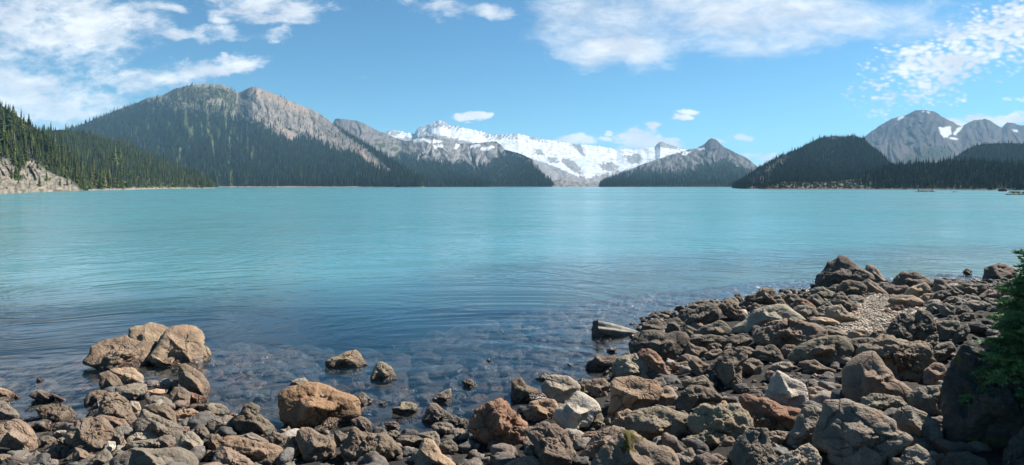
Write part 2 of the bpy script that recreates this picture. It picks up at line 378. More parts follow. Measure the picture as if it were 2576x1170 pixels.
def small_stones():
    r = np.random.default_rng(21)
    # stones of the lake bed
    P = np.c_[r.uniform(-13, 16, 16000), r.uniform(5, 22, 16000)]; s = signed_dist(P)
    keep = (s < .3) & (s > -8.5) & (np.abs(P[:, 0]) < P[:, 1] * .95); P = P[keep][:3000]
    z = zg(P); sz = np.exp(r.normal(-1.45, .5, len(P))); sz = np.clip(sz, .07, .6)
    sz = np.minimum(sz, .08 + .35 * np.maximum(-z, 0) + .03)
    base = np.array([[.16, .125, .10], [.11, .10, .09], [.20, .14, .105], [.17, .16, .13]])[r.integers(0, 4, len(P))] * r.uniform(.55, 1.4, (len(P), 1))
    top = z + sz * .15
    scatter_stones("lake_bed_stones", np.c_[P, np.minimum(top, -.02 - sz * .55)], sz, base * 2.1, 3, 5, .62)
    # cobbles and grit between the boulders
    P = np.c_[r.uniform(-12, 18, 26000), r.uniform(2.5, 22, 26000)]; s = signed_dist(P)
    keep = (s > -.15) & (np.abs(P[:, 0]) < P[:, 1] * 1.2 + .5); P = P[keep]; P = P[~inpoly(P[:, 0], P[:, 1], PATCH)][:6000]
    z = zg(P); sz = np.clip(np.exp(r.normal(-3.2, .6, len(P))), .012, .15)
    base = np.array([[.15, .122, .10], [.12, .112, .10], [.18, .135, .105], [.27, .235, .195], [.10, .088, .078]])[r.integers(0, 5, len(P))] * r.uniform(.7, 1.3, (len(P), 1))
    scatter_stones("shore_cobbles", np.c_[P, z + sz * .2], sz, base, 3, 6, .7)
    P = np.c_[r.uniform(-10, 18, 30000), r.uniform(2.5, 20, 30000)]; s = signed_dist(P)
    keep = (s > -.1) & (np.abs(P[:, 0]) < P[:, 1] * 1.2 + .5) & (r.random(len(P)) < np.where(P[:, 0] > .5, .22, 1.0)); P = P[keep]; P = P[~inpoly(P[:, 0], P[:, 1], PATCH)][:620]
    z = zg(P); sz = np.clip(np.exp(r.normal(-2.25, .3, len(P))), .06, .18)
    base = np.array([[.15, .122, .10], [.12, .112, .10], [.18, .135, .105], [.21, .185, .155], [.10, .088, .078]])[r.integers(0, 5, len(P))] * r.uniform(.7, 1.25, (len(P), 1)) * .85
    scatter_stones("shore_rubble", np.c_[P, z + sz * .02], sz, base, 4, 16, .75)
    # pale gravel patch
    lo, hi = PATCH.min(0), PATCH.max(0); P = r.uniform(lo, hi, (30000, 2)); P = P[inpoly(P[:, 0], P[:, 1], PATCH)][:9000]
    sz = np.clip(np.exp(r.normal(-4.35, .5, len(P))), .006, .05)
    base = np.array([[.58, .49, .385], [.50, .43, .345], [.64, .54, .43], [.36, .30, .24]])[r.integers(0, 4, len(P))] * r.uniform(.8, 1.15, (len(P), 1))
    scatter_stones("pale_gravel", np.c_[P, zg(P) + sz * .3], sz, base, 1, 8, .7)
small_stones()
ROCK_TABLE = """
490,1236 508,1226 538,1224 561,1213 599,1221 630,1234 619,1262 594,1297 569,1323 487,1318 485,1282|t|s|tall tan block at the back of the offshore boulder cluster on the left|the tall tan offshore block
630,1239 655,1231 685,1226 726,1229 749,1246 759,1272 759,1312 751,1348 731,1373 675,1368 609,1363 569,1343 584,1318 604,1277|t|n|big square tan boulder at the right of the offshore cluster, beside a long crack|the square tan offshore boulder
756,1292 782,1307 791,1328 777,1348 751,1358 746,1343|t|n
325,1351 345,1333 350,1307 386,1285 432,1272 472,1264 490,1282 533,1287 579,1287 574,1323 564,1353 528,1368 487,1381 442,1386 406,1384 376,1371 330,1363|t|r|long low tan slab sloping into the lake at the left of the offshore cluster|the sloping tan slab
569,1333 589,1333 635,1358 675,1371 640,1378 599,1373 569,1358|t|n
375,1404 406,1393 442,1414 465,1450 437,1475 396,1470 375,1442|b|s
411,1391 432,1384 457,1386 498,1381 531,1411 533,1434 498,1444 477,1457 457,1434 432,1404|t|r|rough pale tan rock just in front of the sloping offshore slab|the rough tan rock
434,1455 457,1450 508,1439 546,1442 548,1465 538,1495 487,1500 437,1480|g|s
597,1434 609,1422 630,1420 641,1434 635,1465 609,1460|p|s
637,1442 652,1424 669,1427 665,1450 642,1461|o|s|small cream coloured cobble leaning on the big rounded brown rock of the left spit
543,1485 553,1467 584,1459 614,1462 617,1475 584,1485 548,1496|o|s|flat peach coloured stone lying on top of the left rock spit|the flat peach stone
675,1373 696,1368 726,1384 756,1404 778,1434 778,1460 762,1485 731,1475 696,1455 675,1434 673,1399|b|s|big smooth rounded brown rock at the water edge right of the left spit|the smooth brown spit rock
640,1475 655,1455 685,1455 711,1475 708,1516 680,1526 650,1518 635,1500|d|n
706,1470 731,1477 762,1488 774,1485 762,1505 731,1518 708,1518|r|s
319,1495 335,1475 366,1465 396,1467 406,1480 381,1505 350,1521 325,1516|b|n
348,1523 366,1505 388,1498 383,1526 366,1538|p|s
396,1480 437,1477 477,1505 487,1536 508,1571 498,1597 467,1592 426,1571 366,1561 376,1536 391,1505|b|r|broad brown grey rock forming the middle of the left spit|the broad spit rock
481,1516 492,1505 520,1509 528,1531 520,1556 508,1562 487,1541|p|s|pale grey egg shaped stone wedged upright in the middle of the left spit|the pale upright stone
548,1495 579,1485 614,1488 640,1505 647,1531 609,1541 558,1521|g|n
584,1516 635,1526 655,1551 660,1592 630,1582 599,1556 558,1536|b|n
513,1587 533,1556 538,1541 584,1561 635,1582 670,1607 678,1637 660,1658 609,1642 558,1622 513,1617|g|r|large low grey rock right of the upright pale stone|the low grey spit rock
574,1536 589,1530 607,1543 602,1556 586,1559|p|s
254,1630 268,1602 300,1581 331,1574 373,1570 396,1584 419,1609 424,1626 410,1649 396,1670 382,1686 349,1700 314,1693 280,1677 259,1658|b|r|very large round brown boulder near the bottom left, speckled with grey|the large round brown boulder
354,1567 382,1558 431,1565 464,1574 484,1598 480,1621 461,1616 431,1605 396,1581|b|n
382,1559 401,1562 431,1569 457,1572 443,1585 426,1581 401,1571|w|s|thin white shard lying on the brown rocks of the left spit
142,1537 163,1523 193,1519 226,1520 261,1528 280,1554 278,1572 268,1584 233,1595 200,1595 168,1584 158,1565 149,1554|b|r|lumpy brown boulder standing alone in the shallows at the left|the lumpy brown boulder in the shallows
201,1612 205,1593 217,1587 231,1595 233,1607 210,1615|p|s
151,1595 161,1590 177,1600 198,1609 198,1621 163,1614|b|s
200,1626 214,1616 245,1614 249,1630 249,1647 221,1640 203,1635|p|s
213,1649 233,1641 250,1647 252,1665 238,1672 219,1663|g|s
-14,1602 0,1598 28,1586 54,1576 72,1577 98,1593 116,1612 130,1635 140,1658 144,1675 130,1686 112,1700 93,1701 54,1682 23,1675 -14,1670|k|s|huge smooth pinkish grey boulder at the left edge of the frame|the huge pinkish boulder
-14,1514 0,1507 21,1510 33,1523 54,1537 68,1556 68,1570 47,1577 21,1586 0,1595 -14,1598|g|s|grey flat topped boulder at the left edge behind the huge pinkish one|the flat topped grey boulder
-14,1451 14,1458 37,1467 55,1477 47,1488 14,1498 -14,1500|t|s|tan rock at the left edge partly in the lake|the tan edge rock
56,1481 70,1482 82,1488 70,1498 54,1495|r|n
112,1484 130,1470 149,1465 182,1472 186,1479 205,1488 198,1502 177,1507 144,1500 121,1491|b|n|brown grey rock rising from the shallows with a flat orange stone at its right end|the brown rock in the left shallows
193,1477 210,1481 238,1493 255,1501 245,1508 214,1500 198,1486|o|n|flat orange tan stone in the left shallows
135,1433 140,1414 158,1421 165,1424 161,1433 144,1435|b|n|tiny wet rock alone in the water left of the offshore cluster
137,1651 158,1637 182,1635 198,1647 191,1670 168,1686 144,1677|d|n
165,1696 186,1682 226,1670 229,1693 228,1719 200,1719 177,1707|g|s
231,1693 245,1675 259,1672 268,1686 270,1705 252,1717 233,1717|d|s
155,1710 165,1704 179,1707 190,1719 186,1725 168,1724|w|s|small smooth whitish egg shaped pebble near the bottom left corner
122,1710 135,1691 151,1700 161,1717 168,1733 149,1740 130,1731|d|n
-14,1707 14,1705 40,1707 54,1724 47,1742 14,1758 -14,1758|b|n
35,1744 58,1721 86,1712 109,1721 130,1744 130,1765 42,1765|g|s
275,1705 283,1682 303,1684 326,1698 349,1707 349,1719 333,1738 303,1744 277,1731|b|r
391,1679 405,1656 431,1658 433,1677 426,1696 415,1698 401,1689|w|s|cream white cobble between grey rocks at the bottom left|the cream white cobble
419,1644 426,1612 443,1602 461,1616 464,1644 459,1670 443,1679 426,1665|g|n
448,1679 466,1649 480,1672 470,1691 454,1689|t|n
473,1654 484,1640 512,1623 564,1618 582,1626 585,1644 559,1651 524,1661 484,1677|p|s|long pale slab lying across the rocks at the bottom left|the long pale slab
477,1673 487,1658 584,1648 635,1632 655,1663 624,1688 558,1693 498,1693|g|n
331,1744 349,1719 368,1703 394,1683 410,1698 419,1714 417,1728 410,1747 373,1761 338,1758|g|s
421,1729 457,1703 508,1683 584,1688 660,1681 706,1698 731,1724 731,1759 660,1780 508,1780 421,1759|g|s|wide smooth grey boulder cut by the bottom edge at the lower left|the wide smooth grey boulder
417,1705 431,1689 450,1686 468,1698 464,1710 431,1719|g|s
655,1549 681,1537 718,1534 737,1544 751,1551 749,1561 723,1565 690,1579 665,1577 657,1565|t|n|bone shaped tan rock at the water edge right of the left spit|the bone shaped tan rock
697,1572 723,1566 742,1567 765,1588 763,1595 737,1607 721,1602 704,1588|g|n
742,1521 765,1519 784,1514 812,1514 840,1523 858,1540 856,1549 828,1565 805,1563 781,1554 753,1540|g|r
756,1554 770,1541 791,1544 806,1558 800,1570 770,1588 758,1579|b|n
781,1586 802,1572 830,1572 846,1558 872,1565 879,1581 893,1612 886,1626 840,1630 793,1626 780,1607|g|n|grey hump backed rock left of the dark capped rock at the lower left|the hump backed grey rock
881,1579 895,1565 909,1551 919,1528 942,1517 972,1530 965,1554 979,1565 1003,1579 1026,1614 1017,1633 1003,1642 968,1626 937,1623 914,1628 895,1609|d|r|jagged dark grey rock at the water edge with a pale rounded cap|the jagged dark capped rock
920,1527 942,1517 972,1530 964,1552 944,1550 926,1544|p|s|pale rounded stone cap on the jagged dark rock
728,1621 742,1602 763,1598 779,1616 784,1635 770,1656 744,1649|d|r
675,1614 690,1600 709,1602 710,1621 700,1633 681,1635|k|n
667,1598 683,1584 700,1586 702,1600 676,1606|d|n
673,1663 683,1635 704,1623 723,1621 742,1640 758,1658 753,1689 744,1705 718,1698 690,1686 676,1675|p|n|pale blocky boulder beside a deep black hole at the lower left|the pale blocky boulder
583,1663 602,1640 623,1633 646,1649 655,1663 644,1679 618,1686 590,1677|g|n
835,1658 851,1644 881,1642 919,1649 979,1661 1017,1670 1040,1675 1051,1691 1057,1717 1044,1735 1003,1744 956,1740 909,1719 863,1693|t|r|large pitted yellowish tan boulder near the bottom edge|the pitted tan boulder
802,1726 816,1700 840,1679 863,1682 898,1705 930,1719 951,1744 956,1765 805,1765|k|n|pinkish grey wedge boulder cut by the bottom edge in front of the pitted tan one|the pinkish wedge boulder
835,1637 863,1633 905,1635 942,1623 979,1640 1007,1658 991,1665 933,1651 874,1644|g|s
777,1665 791,1635 816,1628 830,1644 828,1663 812,1689 793,1691|b|r
767,1707 779,1689 795,1693 809,1710 793,1724 772,1731|b|n
1010,1644 1026,1619 1047,1626 1077,1640 1072,1663 1058,1679 1033,1670 1014,1661|d|r
1051,1612 1072,1609 1082,1600 1096,1621 1100,1635 1084,1644 1056,1630|g|n
1069,1677 1085,1640 1104,1640 1120,1654 1141,1647 1150,1658 1143,1682 1120,1707 1097,1717 1073,1700|b|r
1120,1621 1134,1609 1167,1612 1197,1630 1229,1644 1250,1663 1253,1686 1246,1705 1220,1719 1197,1726 1167,1735 1143,1728 1134,1696 1125,1670 1115,1647|b|r|big brown grey boulder in front of the large orange brown one|the big brown front boulder
1120,1609 1157,1602 1185,1597 1213,1602 1222,1616 1220,1626 1190,1623 1157,1616|g|n
1220,1633 1250,1630 1253,1663 1241,1658|g|s
1255,1621 1271,1618 1295,1630 1309,1635 1306,1649 1288,1665 1281,1679 1264,1670 1257,1649|g|r
1318,1579 1334,1570 1353,1563 1374,1572 1390,1586 1388,1605 1376,1621 1360,1612 1339,1605|b|r|knobbly brown rock at the right foot of the large orange brown boulder|the knobbly brown rock
1288,1682 1306,1658 1320,1621 1339,1612 1367,1626 1395,1630 1430,1635 1455,1644 1476,1663 1495,1686 1479,1710 1458,1721 1423,1731 1395,1740 1372,1733 1348,1735 1318,1719 1292,1700|b|R|widest crumbly brown grey boulder at the bottom centre, full of pits|the crumbly bottom boulder
1451,1630 1465,1616 1486,1615 1507,1633 1497,1649 1469,1654 1455,1642|g|n
1486,1654 1504,1635 1539,1635 1567,1637 1586,1651 1579,1665 1553,1677 1530,1670 1502,1665|d|n
1567,1630 1597,1623 1632,1619 1644,1635 1649,1658 1639,1677 1616,1658 1588,1644|g|n
1502,1686 1521,1675 1537,1677 1556,1686 1560,1696 1539,1705 1516,1700|k|r
1474,1717 1483,1705 1502,1707 1500,1724 1483,1727|d|n
1560,1744 1570,1705 1581,1670 1590,1651 1607,1649 1623,1658 1642,1682 1653,1705 1679,1719 1702,1744 1702,1765 1560,1765|t|n|tall tan pyramid boulder at the bottom centre cut by the bottom edge|the tan pyramid boulder
1652,1677 1665,1658 1691,1650 1714,1672 1712,1691 1688,1703 1660,1700|d|n
1621,1600 1637,1588 1665,1587 1688,1593 1705,1612 1698,1628 1684,1637 1672,1647 1663,1630 1646,1621 1628,1616|g|R
1588,1577 1604,1533 1616,1516 1635,1515 1656,1533 1679,1549 1712,1561 1702,1574 1674,1584 1637,1586 1609,1581|g|s|smooth grey fin shaped rock with a dark left side in the shallows at the centre|the grey fin rock
1663,1584 1691,1574 1720,1565 1735,1579 1720,1593 1688,1593|d|n
1708,1595 1724,1572 1743,1570 1758,1584 1741,1602 1720,1609|g|r
1692,1635 1706,1619 1727,1623 1732,1635 1715,1656 1696,1649|g|r
1226,1356 1245,1342 1266,1337 1299,1321 1332,1314 1349,1329 1353,1340 1367,1359 1376,1367 1348,1374 1299,1378 1245,1381 1228,1370|t|s|tan wedge rock rising from the lake out from the shore, flat at the waterline|the tan wedge in the lake
1395,1413 1405,1386 1416,1364 1432,1360 1448,1367 1467,1381 1482,1410 1478,1421 1448,1428 1418,1431 1399,1428|y|n|rounded peaked olive grey boulder alone in the lake right of the tan wedge|the olive peaked boulder
1090,1446 1095,1429 1120,1421 1141,1419 1154,1432 1158,1448 1122,1465 1095,1465|p|n
1057,1487 1076,1468 1095,1454 1141,1443 1163,1443 1190,1446 1236,1459 1272,1473 1318,1488 1334,1511 1338,1535 1332,1557 1299,1568 1258,1576 1231,1597 1190,1601 1147,1606 1109,1590 1082,1573 1065,1546 1058,1519|O|r|large orange brown boulder standing at the water edge left of centre|the large orange boulder
1200,1482 1207,1478 1215,1482 1209,1488 1201,1487|w|s|tiny white pebble lying on top of the large orange brown boulder
1334,1492 1348,1477 1364,1474 1380,1489 1397,1497 1391,1511 1367,1519 1342,1508|d|r
1420,1516 1427,1506 1446,1504 1452,1519 1440,1527 1424,1526|r|n|little wet red rock in the shallows at the centre
1473,1530 1503,1525 1503,1511 1516,1508 1543,1510 1564,1522 1560,1541 1533,1552 1503,1554 1478,1546|y|r|knobbly olive grey rock in the shallows left of the grey fin|the knobbly olive rock
1622,1497 1639,1481 1663,1468 1689,1459 1690,1487 1689,1510 1663,1512 1633,1506|g|n|sharp triangular grey shard standing in the shallows behind the grey fin
1441,1593 1455,1584 1479,1581 1497,1591 1502,1607 1488,1614 1455,1602|b|r
1344,1549 1353,1537 1367,1542 1368,1550 1355,1552|d|n
1388,1626 1400,1616 1423,1612 1432,1623 1420,1633 1395,1633|d|n
1824,1353 1834,1342 1843,1353 1834,1359|b|n|tiny dark brown rock tip far out in the clear water at the centre
1733,1429 1753,1422 1776,1427 1781,1450 1763,1455 1738,1442|b|r|small brown rock tip in clear water behind the sharp grey shard
2276,1313 2290,1303 2309,1305 2311,1312 2295,1325 2278,1321|d|n|small dark wet rock in the water below the floating log
2203,1369 2213,1353 2229,1349 2239,1332 2253,1336 2267,1341 2295,1336 2313,1343 2320,1357 2306,1371 2264,1381 2243,1392 2220,1388 2206,1381|b|n|long brown rock lying in the water left of the pale ridged boulder|the long brown water rock
2127,1364 2136,1361 2151,1373 2141,1375|b|n
2006,1420 2024,1411 2043,1401 2059,1409 2050,1423 2029,1430|y|r
1921,1432 1938,1427 1950,1419 1959,1423 1971,1446 1992,1451 2014,1462 2013,1474 1992,1490 1973,1495 1950,1509 1927,1511 1922,1476|b|n|brown rock with an ear like point at the water edge right of centre|the eared brown rock
2001,1483 2020,1467 2036,1469 2045,1483 2034,1504 2010,1504|d|n
2034,1453 2048,1430 2066,1411 2090,1410 2132,1416 2160,1434 2171,1453 2166,1472 2148,1492 2125,1511 2104,1513 2078,1504 2057,1481 2041,1472|p|n|pale grey rounded boulder at the water edge behind the white star shaped rock|the pale shore boulder
2171,1434 2190,1426 2213,1427 2201,1453 2199,1474 2187,1483 2173,1467|g|n
2199,1444 2225,1425 2262,1421 2276,1434 2293,1446 2281,1455 2274,1472 2281,1492 2243,1490 2218,1476 2201,1458|k|n|pinkish brown cleft rock between two pale boulders right of centre|the cleft pinkish rock
2300,1383 2311,1369 2320,1350 2346,1339 2381,1333 2397,1339 2423,1357 2431,1381 2425,1397 2451,1420 2427,1430 2392,1430 2346,1423 2309,1402 2302,1392|p|r|pale yellowish boulder with upright ridges at the water edge right of centre|the pale ridged boulder
2326,1339 2346,1322 2357,1322 2364,1334 2353,1346 2334,1347|d|n
2395,1330 2411,1313 2432,1312 2458,1326 2476,1342 2488,1365 2493,1382 2509,1407 2493,1423 2476,1412 2458,1393 2437,1377 2418,1354 2402,1342|r|n|curved rust red rock leaning behind the pale ridged boulder|the curved rust rock
2287,1546 2300,1495 2300,1439 2313,1424 2374,1417 2414,1429 2450,1434 2475,1465 2455,1500 2430,1516 2399,1541 2374,1551 2308,1556|t|s|big smooth tan grey boulder below the pale ridged boulder|the smooth tan grey boulder
2440,1434 2460,1419 2485,1419 2497,1439 2480,1465 2450,1465|g|s
2077,1566 2092,1536 2125,1516 2150,1485 2163,1472 2186,1480 2221,1500 2242,1521 2247,1541 2226,1561 2206,1597 2176,1602 2160,1632 2135,1612 2105,1592|w|s|white star shaped rock with pointed ends right of centre|the white star rock
1968,1541 1993,1510 2039,1498 2074,1500 2089,1526 2079,1556 2044,1571 2013,1582 1978,1571|t|r|rounded tan yellow rock left of the white star shaped rock|the tan yellow rock
1790,1551 1810,1531 1841,1516 1876,1510 1896,1521 1912,1546 1942,1561 1962,1587 1973,1612 1957,1642 1932,1668 1891,1678 1841,1663 1800,1637 1770,1607 1775,1576|r|R|large crumbly rust brown boulder with a pointed top at the bottom centre right|the crumbly rust boulder
2201,1597 2226,1566 2252,1549 2263,1571 2252,1602 2221,1615|y|s
1968,1617 2023,1597 2044,1587 2084,1597 2120,1622 2135,1668 2150,1698 2135,1739 2084,1759 2044,1743 2018,1698 1998,1648|b|r|dark brown slanting crag in front of the white star shaped rock|the slanting brown crag
1962,1698 1983,1668 2003,1673 2023,1703 2034,1729 1993,1724|b|n
1829,1686 1834,1665 1848,1651 1869,1656 1880,1675 1878,1691 1852,1696|b|r
1841,1719 1857,1703 1885,1696 1918,1700 1934,1717 1932,1731 1901,1740 1866,1744 1848,1735|g|R
1897,1744 1927,1726 1960,1714 2001,1712 2029,1735 2043,1761 1897,1765|k|n
2135,1658 2155,1630 2178,1637 2176,1663 2150,1678|t|n
2181,1637 2206,1620 2242,1620 2252,1630 2221,1648 2191,1658|t|n
2186,1698 2226,1642 2257,1617 2298,1602 2333,1612 2346,1627 2308,1658 2272,1688 2237,1714 2196,1714|k|r
2226,1743 2272,1683 2308,1648 2343,1627 2374,1627 2409,1648 2455,1673 2501,1688 2526,1719 2536,1743 2541,1790 2221,1790|k|M|large brownish boulder at the bottom edge with a patch of yellow moss|the moss patched boulder
2298,1587 2318,1551 2353,1538 2374,1551 2364,1576 2338,1602 2313,1607|t|r
2265,1571 2282,1561 2310,1564 2298,1582 2272,1584|k|n
2356,1572 2380,1551 2408,1540 2450,1533 2492,1534 2531,1549 2575,1567 2580,1595 2566,1612 2531,1635 2508,1649 2450,1654 2391,1640 2361,1612|y|r|grey topped boulder with a deep black overhang, behind the moss patched one|the overhanging boulder
2449,1505 2458,1482 2476,1465 2497,1449 2518,1458 2532,1479 2542,1500 2528,1514 2500,1524 2465,1519|k|n|pink brown angular rock right of the smooth tan grey boulder|the pink angular rock
2403,1535 2419,1519 2450,1517 2496,1526 2531,1523 2533,1537 2496,1540 2450,1535|d|R
2599,1565 2622,1533 2650,1524 2683,1530 2724,1528 2764,1523 2787,1547 2806,1577 2813,1612 2783,1630 2752,1649 2706,1640 2659,1635 2617,1621 2596,1593|y|R|great furrowed olive grey boulder left of the red edged slab|the furrowed boulder
2573,1654 2589,1640 2624,1633 2648,1621 2683,1621 2724,1633 2743,1649 2741,1677 2724,1689 2683,1672 2624,1677 2589,1668|y|R
2636,1509 2641,1498 2671,1500 2717,1505 2729,1523 2706,1530 2671,1526 2641,1516|o|n|pinkish flat slab lying on top of the furrowed boulder
2542,1503 2560,1472 2595,1449 2623,1451 2670,1468 2702,1493 2686,1505 2637,1507 2628,1521 2593,1545 2560,1540 2542,1528|b|r
2561,1551 2585,1530 2613,1521 2636,1512 2634,1523 2603,1544 2573,1556|b|n
2531,1728 2552,1703 2575,1686 2592,1684 2603,1705 2615,1731 2613,1756 2543,1761|g|n|upright pointed grey stone at the bottom edge right of the moss patched boulder|the pointed bottom stone
2764,1674 2784,1643 2813,1619 2847,1617 2870,1619 2873,1648 2888,1682 2896,1713 2912,1744 2909,1765 2761,1765 2748,1713|g|R|pale speckled craggy boulder at the bottom edge right of the pointed stone|the speckled craggy boulder
2655,1733 2671,1705 2692,1703 2717,1719 2701,1744 2664,1747|b|n
2509,1370 2523,1358 2546,1362 2570,1356 2581,1363 2577,1386 2560,1400 2537,1391 2518,1382|b|n
2584,1361 2602,1344 2623,1351 2646,1366 2659,1370 2653,1391 2640,1405 2619,1414 2602,1393 2588,1375|b|s|five sided brown block with a dark hollow in its top|the hollow brown block
2561,1430 2581,1421 2607,1419 2635,1409 2649,1421 2667,1444 2651,1454 2623,1461 2584,1456 2565,1447|y|n
2670,1368 2705,1342 2716,1323 2742,1314 2779,1307 2798,1312 2796,1347 2779,1365 2777,1398 2779,1430 2775,1454 2751,1463 2723,1440 2705,1416 2681,1393|b|n|big flat brown slab standing on its point amid the right hand rocks|the standing brown slab
2786,1305 2814,1305 2833,1319 2844,1342 2833,1356 2807,1349 2798,1330|b|n
2779,1370 2796,1351 2821,1347 2847,1354 2858,1365 2854,1389 2840,1409 2807,1400 2789,1393|d|r
2842,1335 2872,1323 2900,1312 2912,1328 2921,1351 2919,1358 2884,1351 2854,1351|p|s|pale grey wedge with a dark underside right of the standing brown slab|the pale grey wedge
2826,1319 2858,1307 2886,1295 2903,1298 2919,1314 2935,1347 2928,1358 2896,1356 2849,1347|d|s
2882,1382 2900,1368 2931,1358 2960,1361 2975,1375 2960,1393 2919,1398 2891,1389|p|n
2875,1489 2886,1461 2896,1424 2920,1396 2940,1406 2966,1424 2992,1432 3013,1445 3021,1471 3026,1508 3010,1526 2990,1537 2961,1526 2935,1513 2909,1502|w|s|smooth whitish domed boulder near the lower right centre|the white domed boulder
2784,1468 2798,1454 2837,1453 2872,1451 2886,1461 2877,1479 2837,1475 2793,1477|b|r
2784,1486 2814,1479 2849,1477 2872,1486 2876,1500 2837,1498 2803,1493|g|s
2790,1492 2810,1484 2839,1497 2878,1502 2904,1510 2930,1526 2969,1534 3008,1541 3005,1557 2987,1586 2966,1617 2946,1606 2904,1586 2852,1560 2800,1544 2784,1518|r|r|long reddish edged slab in front of the white domed boulder|the red edged slab
2805,1586 2816,1557 2839,1549 2868,1554 2878,1565 2904,1562 2908,1586 2901,1609 2865,1619 2821,1612|b|R
2907,1606 2922,1586 2938,1599 2947,1617 2930,1627 2912,1622|b|r
2873,1648 2886,1622 2917,1618 2946,1622 2956,1637 2946,1650 2912,1674 2888,1669|k|n
2956,1658 2972,1617 2997,1565 3021,1531 3042,1527 3075,1541 3099,1552 3094,1586 3078,1617 3070,1637 3060,1674 3008,1682 2966,1671|g|r|steep grey wedge leaning against the left side of the great flat slab|the leaning wedge
3101,1526 3107,1515 3138,1511 3177,1509 3216,1528 3263,1544 3294,1552 3304,1570 3340,1586 3346,1619 3385,1630 3400,1648 3372,1682 3346,1702 3320,1728 3294,1752 3190,1760 3127,1734 3112,1689 3073,1674 3065,1648 3081,1596 3099,1554|p|n|great angular grey slab with a sunlit sloping top at the lower right|the great angular slab
2914,1744 2940,1715 2982,1695 3029,1674 3060,1695 3068,1715 3062,1744 3055,1767 2914,1767|p|R
3026,1515 3049,1511 3075,1515 3101,1536 3101,1552 3073,1541 3044,1526|b|n
3026,1479 3042,1456 3068,1452 3094,1463 3117,1474 3126,1495 3112,1508 3060,1500 3031,1492|k|n
3182,1505 3198,1497 3213,1502 3222,1523 3203,1531 3185,1521|b|n
3170,1395 3184,1372 3210,1351 3242,1334 3268,1327 3282,1332 3301,1355 3315,1383 3333,1397 3347,1423 3377,1437 3408,1462 3426,1493 3389,1516 3296,1521 3203,1516 3170,1470|k|s|big pinkish tan pyramid boulder with a dark left face at the lower right|the pinkish pyramid boulder
3221,1526 3239,1508 3242,1497 3276,1484 3320,1487 3372,1497 3392,1518 3372,1552 3364,1575 3343,1570 3307,1554 3255,1539|p|R
3350,1449 3384,1435 3415,1469 3405,1510 3377,1510 3350,1476|b|n
2963,1339 2993,1306 3030,1285 3068,1272 3100,1266 3142,1265 3166,1276 3189,1295 3193,1311 3184,1339 3170,1358 3156,1374 3121,1367 3082,1358 3030,1351 2982,1351|y|n|large rounded grey boulder with banded top and dots of yellow lichen|the banded rounded boulder
3000,1362 3026,1355 3058,1353 3077,1367 3098,1379 3124,1386 3129,1393 3110,1402 3063,1400 3021,1388|b|n
2839,1260 2865,1232 2900,1211 2947,1206 2993,1206 3028,1216 3063,1225 3086,1244 3082,1267 3058,1276 3028,1283 3005,1299 2970,1297 2923,1292 2877,1288 2846,1283|b|R|broad rough brown boulder left of the gravel patch, crumbly all over|the broad rough brown boulder
2754,1232 2791,1209 2821,1181 2833,1167 2872,1153 2912,1144 2938,1149 2956,1160 2989,1181 3012,1200 2966,1209 2896,1209 2849,1228 2814,1246 2770,1242|p|n|long pale sloping boulder behind the broad rough brown one|the long pale sloping boulder
2930,1311 2947,1295 2975,1295 2991,1306 2986,1325 2965,1344 2942,1339|b|n
3084,1230 3110,1223 3138,1230 3175,1253 3168,1265 3128,1260 3096,1262|g|s
3040,1202 3058,1192 3086,1191 3117,1197 3142,1209 3140,1223 3105,1216 3068,1216|o|n|flat layered pinkish slab at the left edge of the gravel patch|the layered pink slab
3175,1267 3189,1244 3210,1234 3249,1239 3268,1260 3261,1270 3226,1272 3200,1276|o|s
3180,1281 3207,1272 3249,1269 3277,1274 3284,1292 3249,1311 3221,1341 3193,1353 3191,1311|d|n
3221,1330 3245,1311 3282,1292 3296,1281 3310,1272 3331,1267 3354,1276 3375,1297 3412,1302 3443,1292 3471,1297 3485,1320 3486,1358 3464,1390 3464,1414 3436,1435 3366,1423 3343,1404 3308,1353 3282,1330|b|R|massive rough brown outcrop behind the pinkish pyramid boulder|the massive rough outcrop
3263,1262 3277,1244 3301,1240 3326,1246 3331,1262 3315,1276 3284,1281|b|r
3329,1242 3357,1201 3391,1177 3422,1194 3429,1270 3405,1297 3364,1291 3333,1256|d|R|dark fissured crag at the near right edge of the gravel patch|the dark fissured crag
3422,1201 3446,1170 3477,1174 3501,1201 3505,1249 3467,1284 3426,1277|d|R
3467,1284 3487,1263 3515,1256 3518,1297 3494,1321 3467,1311|g|r
3515,1215 3542,1205 3594,1208 3597,1242 3570,1270 3529,1280|d|n
3570,1277 3597,1229 3625,1218 3635,1242 3611,1277 3577,1294|d|n
3487,1332 3515,1297 3563,1284 3577,1304 3542,1352 3501,1363|g|r
3467,1394 3501,1363 3536,1370 3549,1394 3536,1435 3494,1449 3467,1435|k|n
3487,1431 3515,1411 3542,1407 3539,1449 3501,1452|p|n
3405,1490 3446,1459 3515,1449 3549,1455 3549,1510 3536,1559 3467,1545 3419,1524|g|n
3353,1579 3377,1538 3412,1531 3467,1552 3508,1586 3529,1641 3515,1689 3446,1682 3398,1627|g|n
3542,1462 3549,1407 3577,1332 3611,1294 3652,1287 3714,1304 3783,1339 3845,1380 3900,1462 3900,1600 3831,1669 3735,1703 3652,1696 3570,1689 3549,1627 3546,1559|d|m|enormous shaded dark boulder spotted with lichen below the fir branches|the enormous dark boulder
3371,1744 3398,1689 3439,1675 3474,1696 3501,1737 3494,1785 3377,1785|g|n
3536,1744 3563,1703 3625,1699 3687,1724 3707,1765 3536,1785|d|n
3769,1696 3810,1627 3859,1600 3886,1696 3859,1785 3762,1785|b|m|mossy brown boulder in the bottom right corner
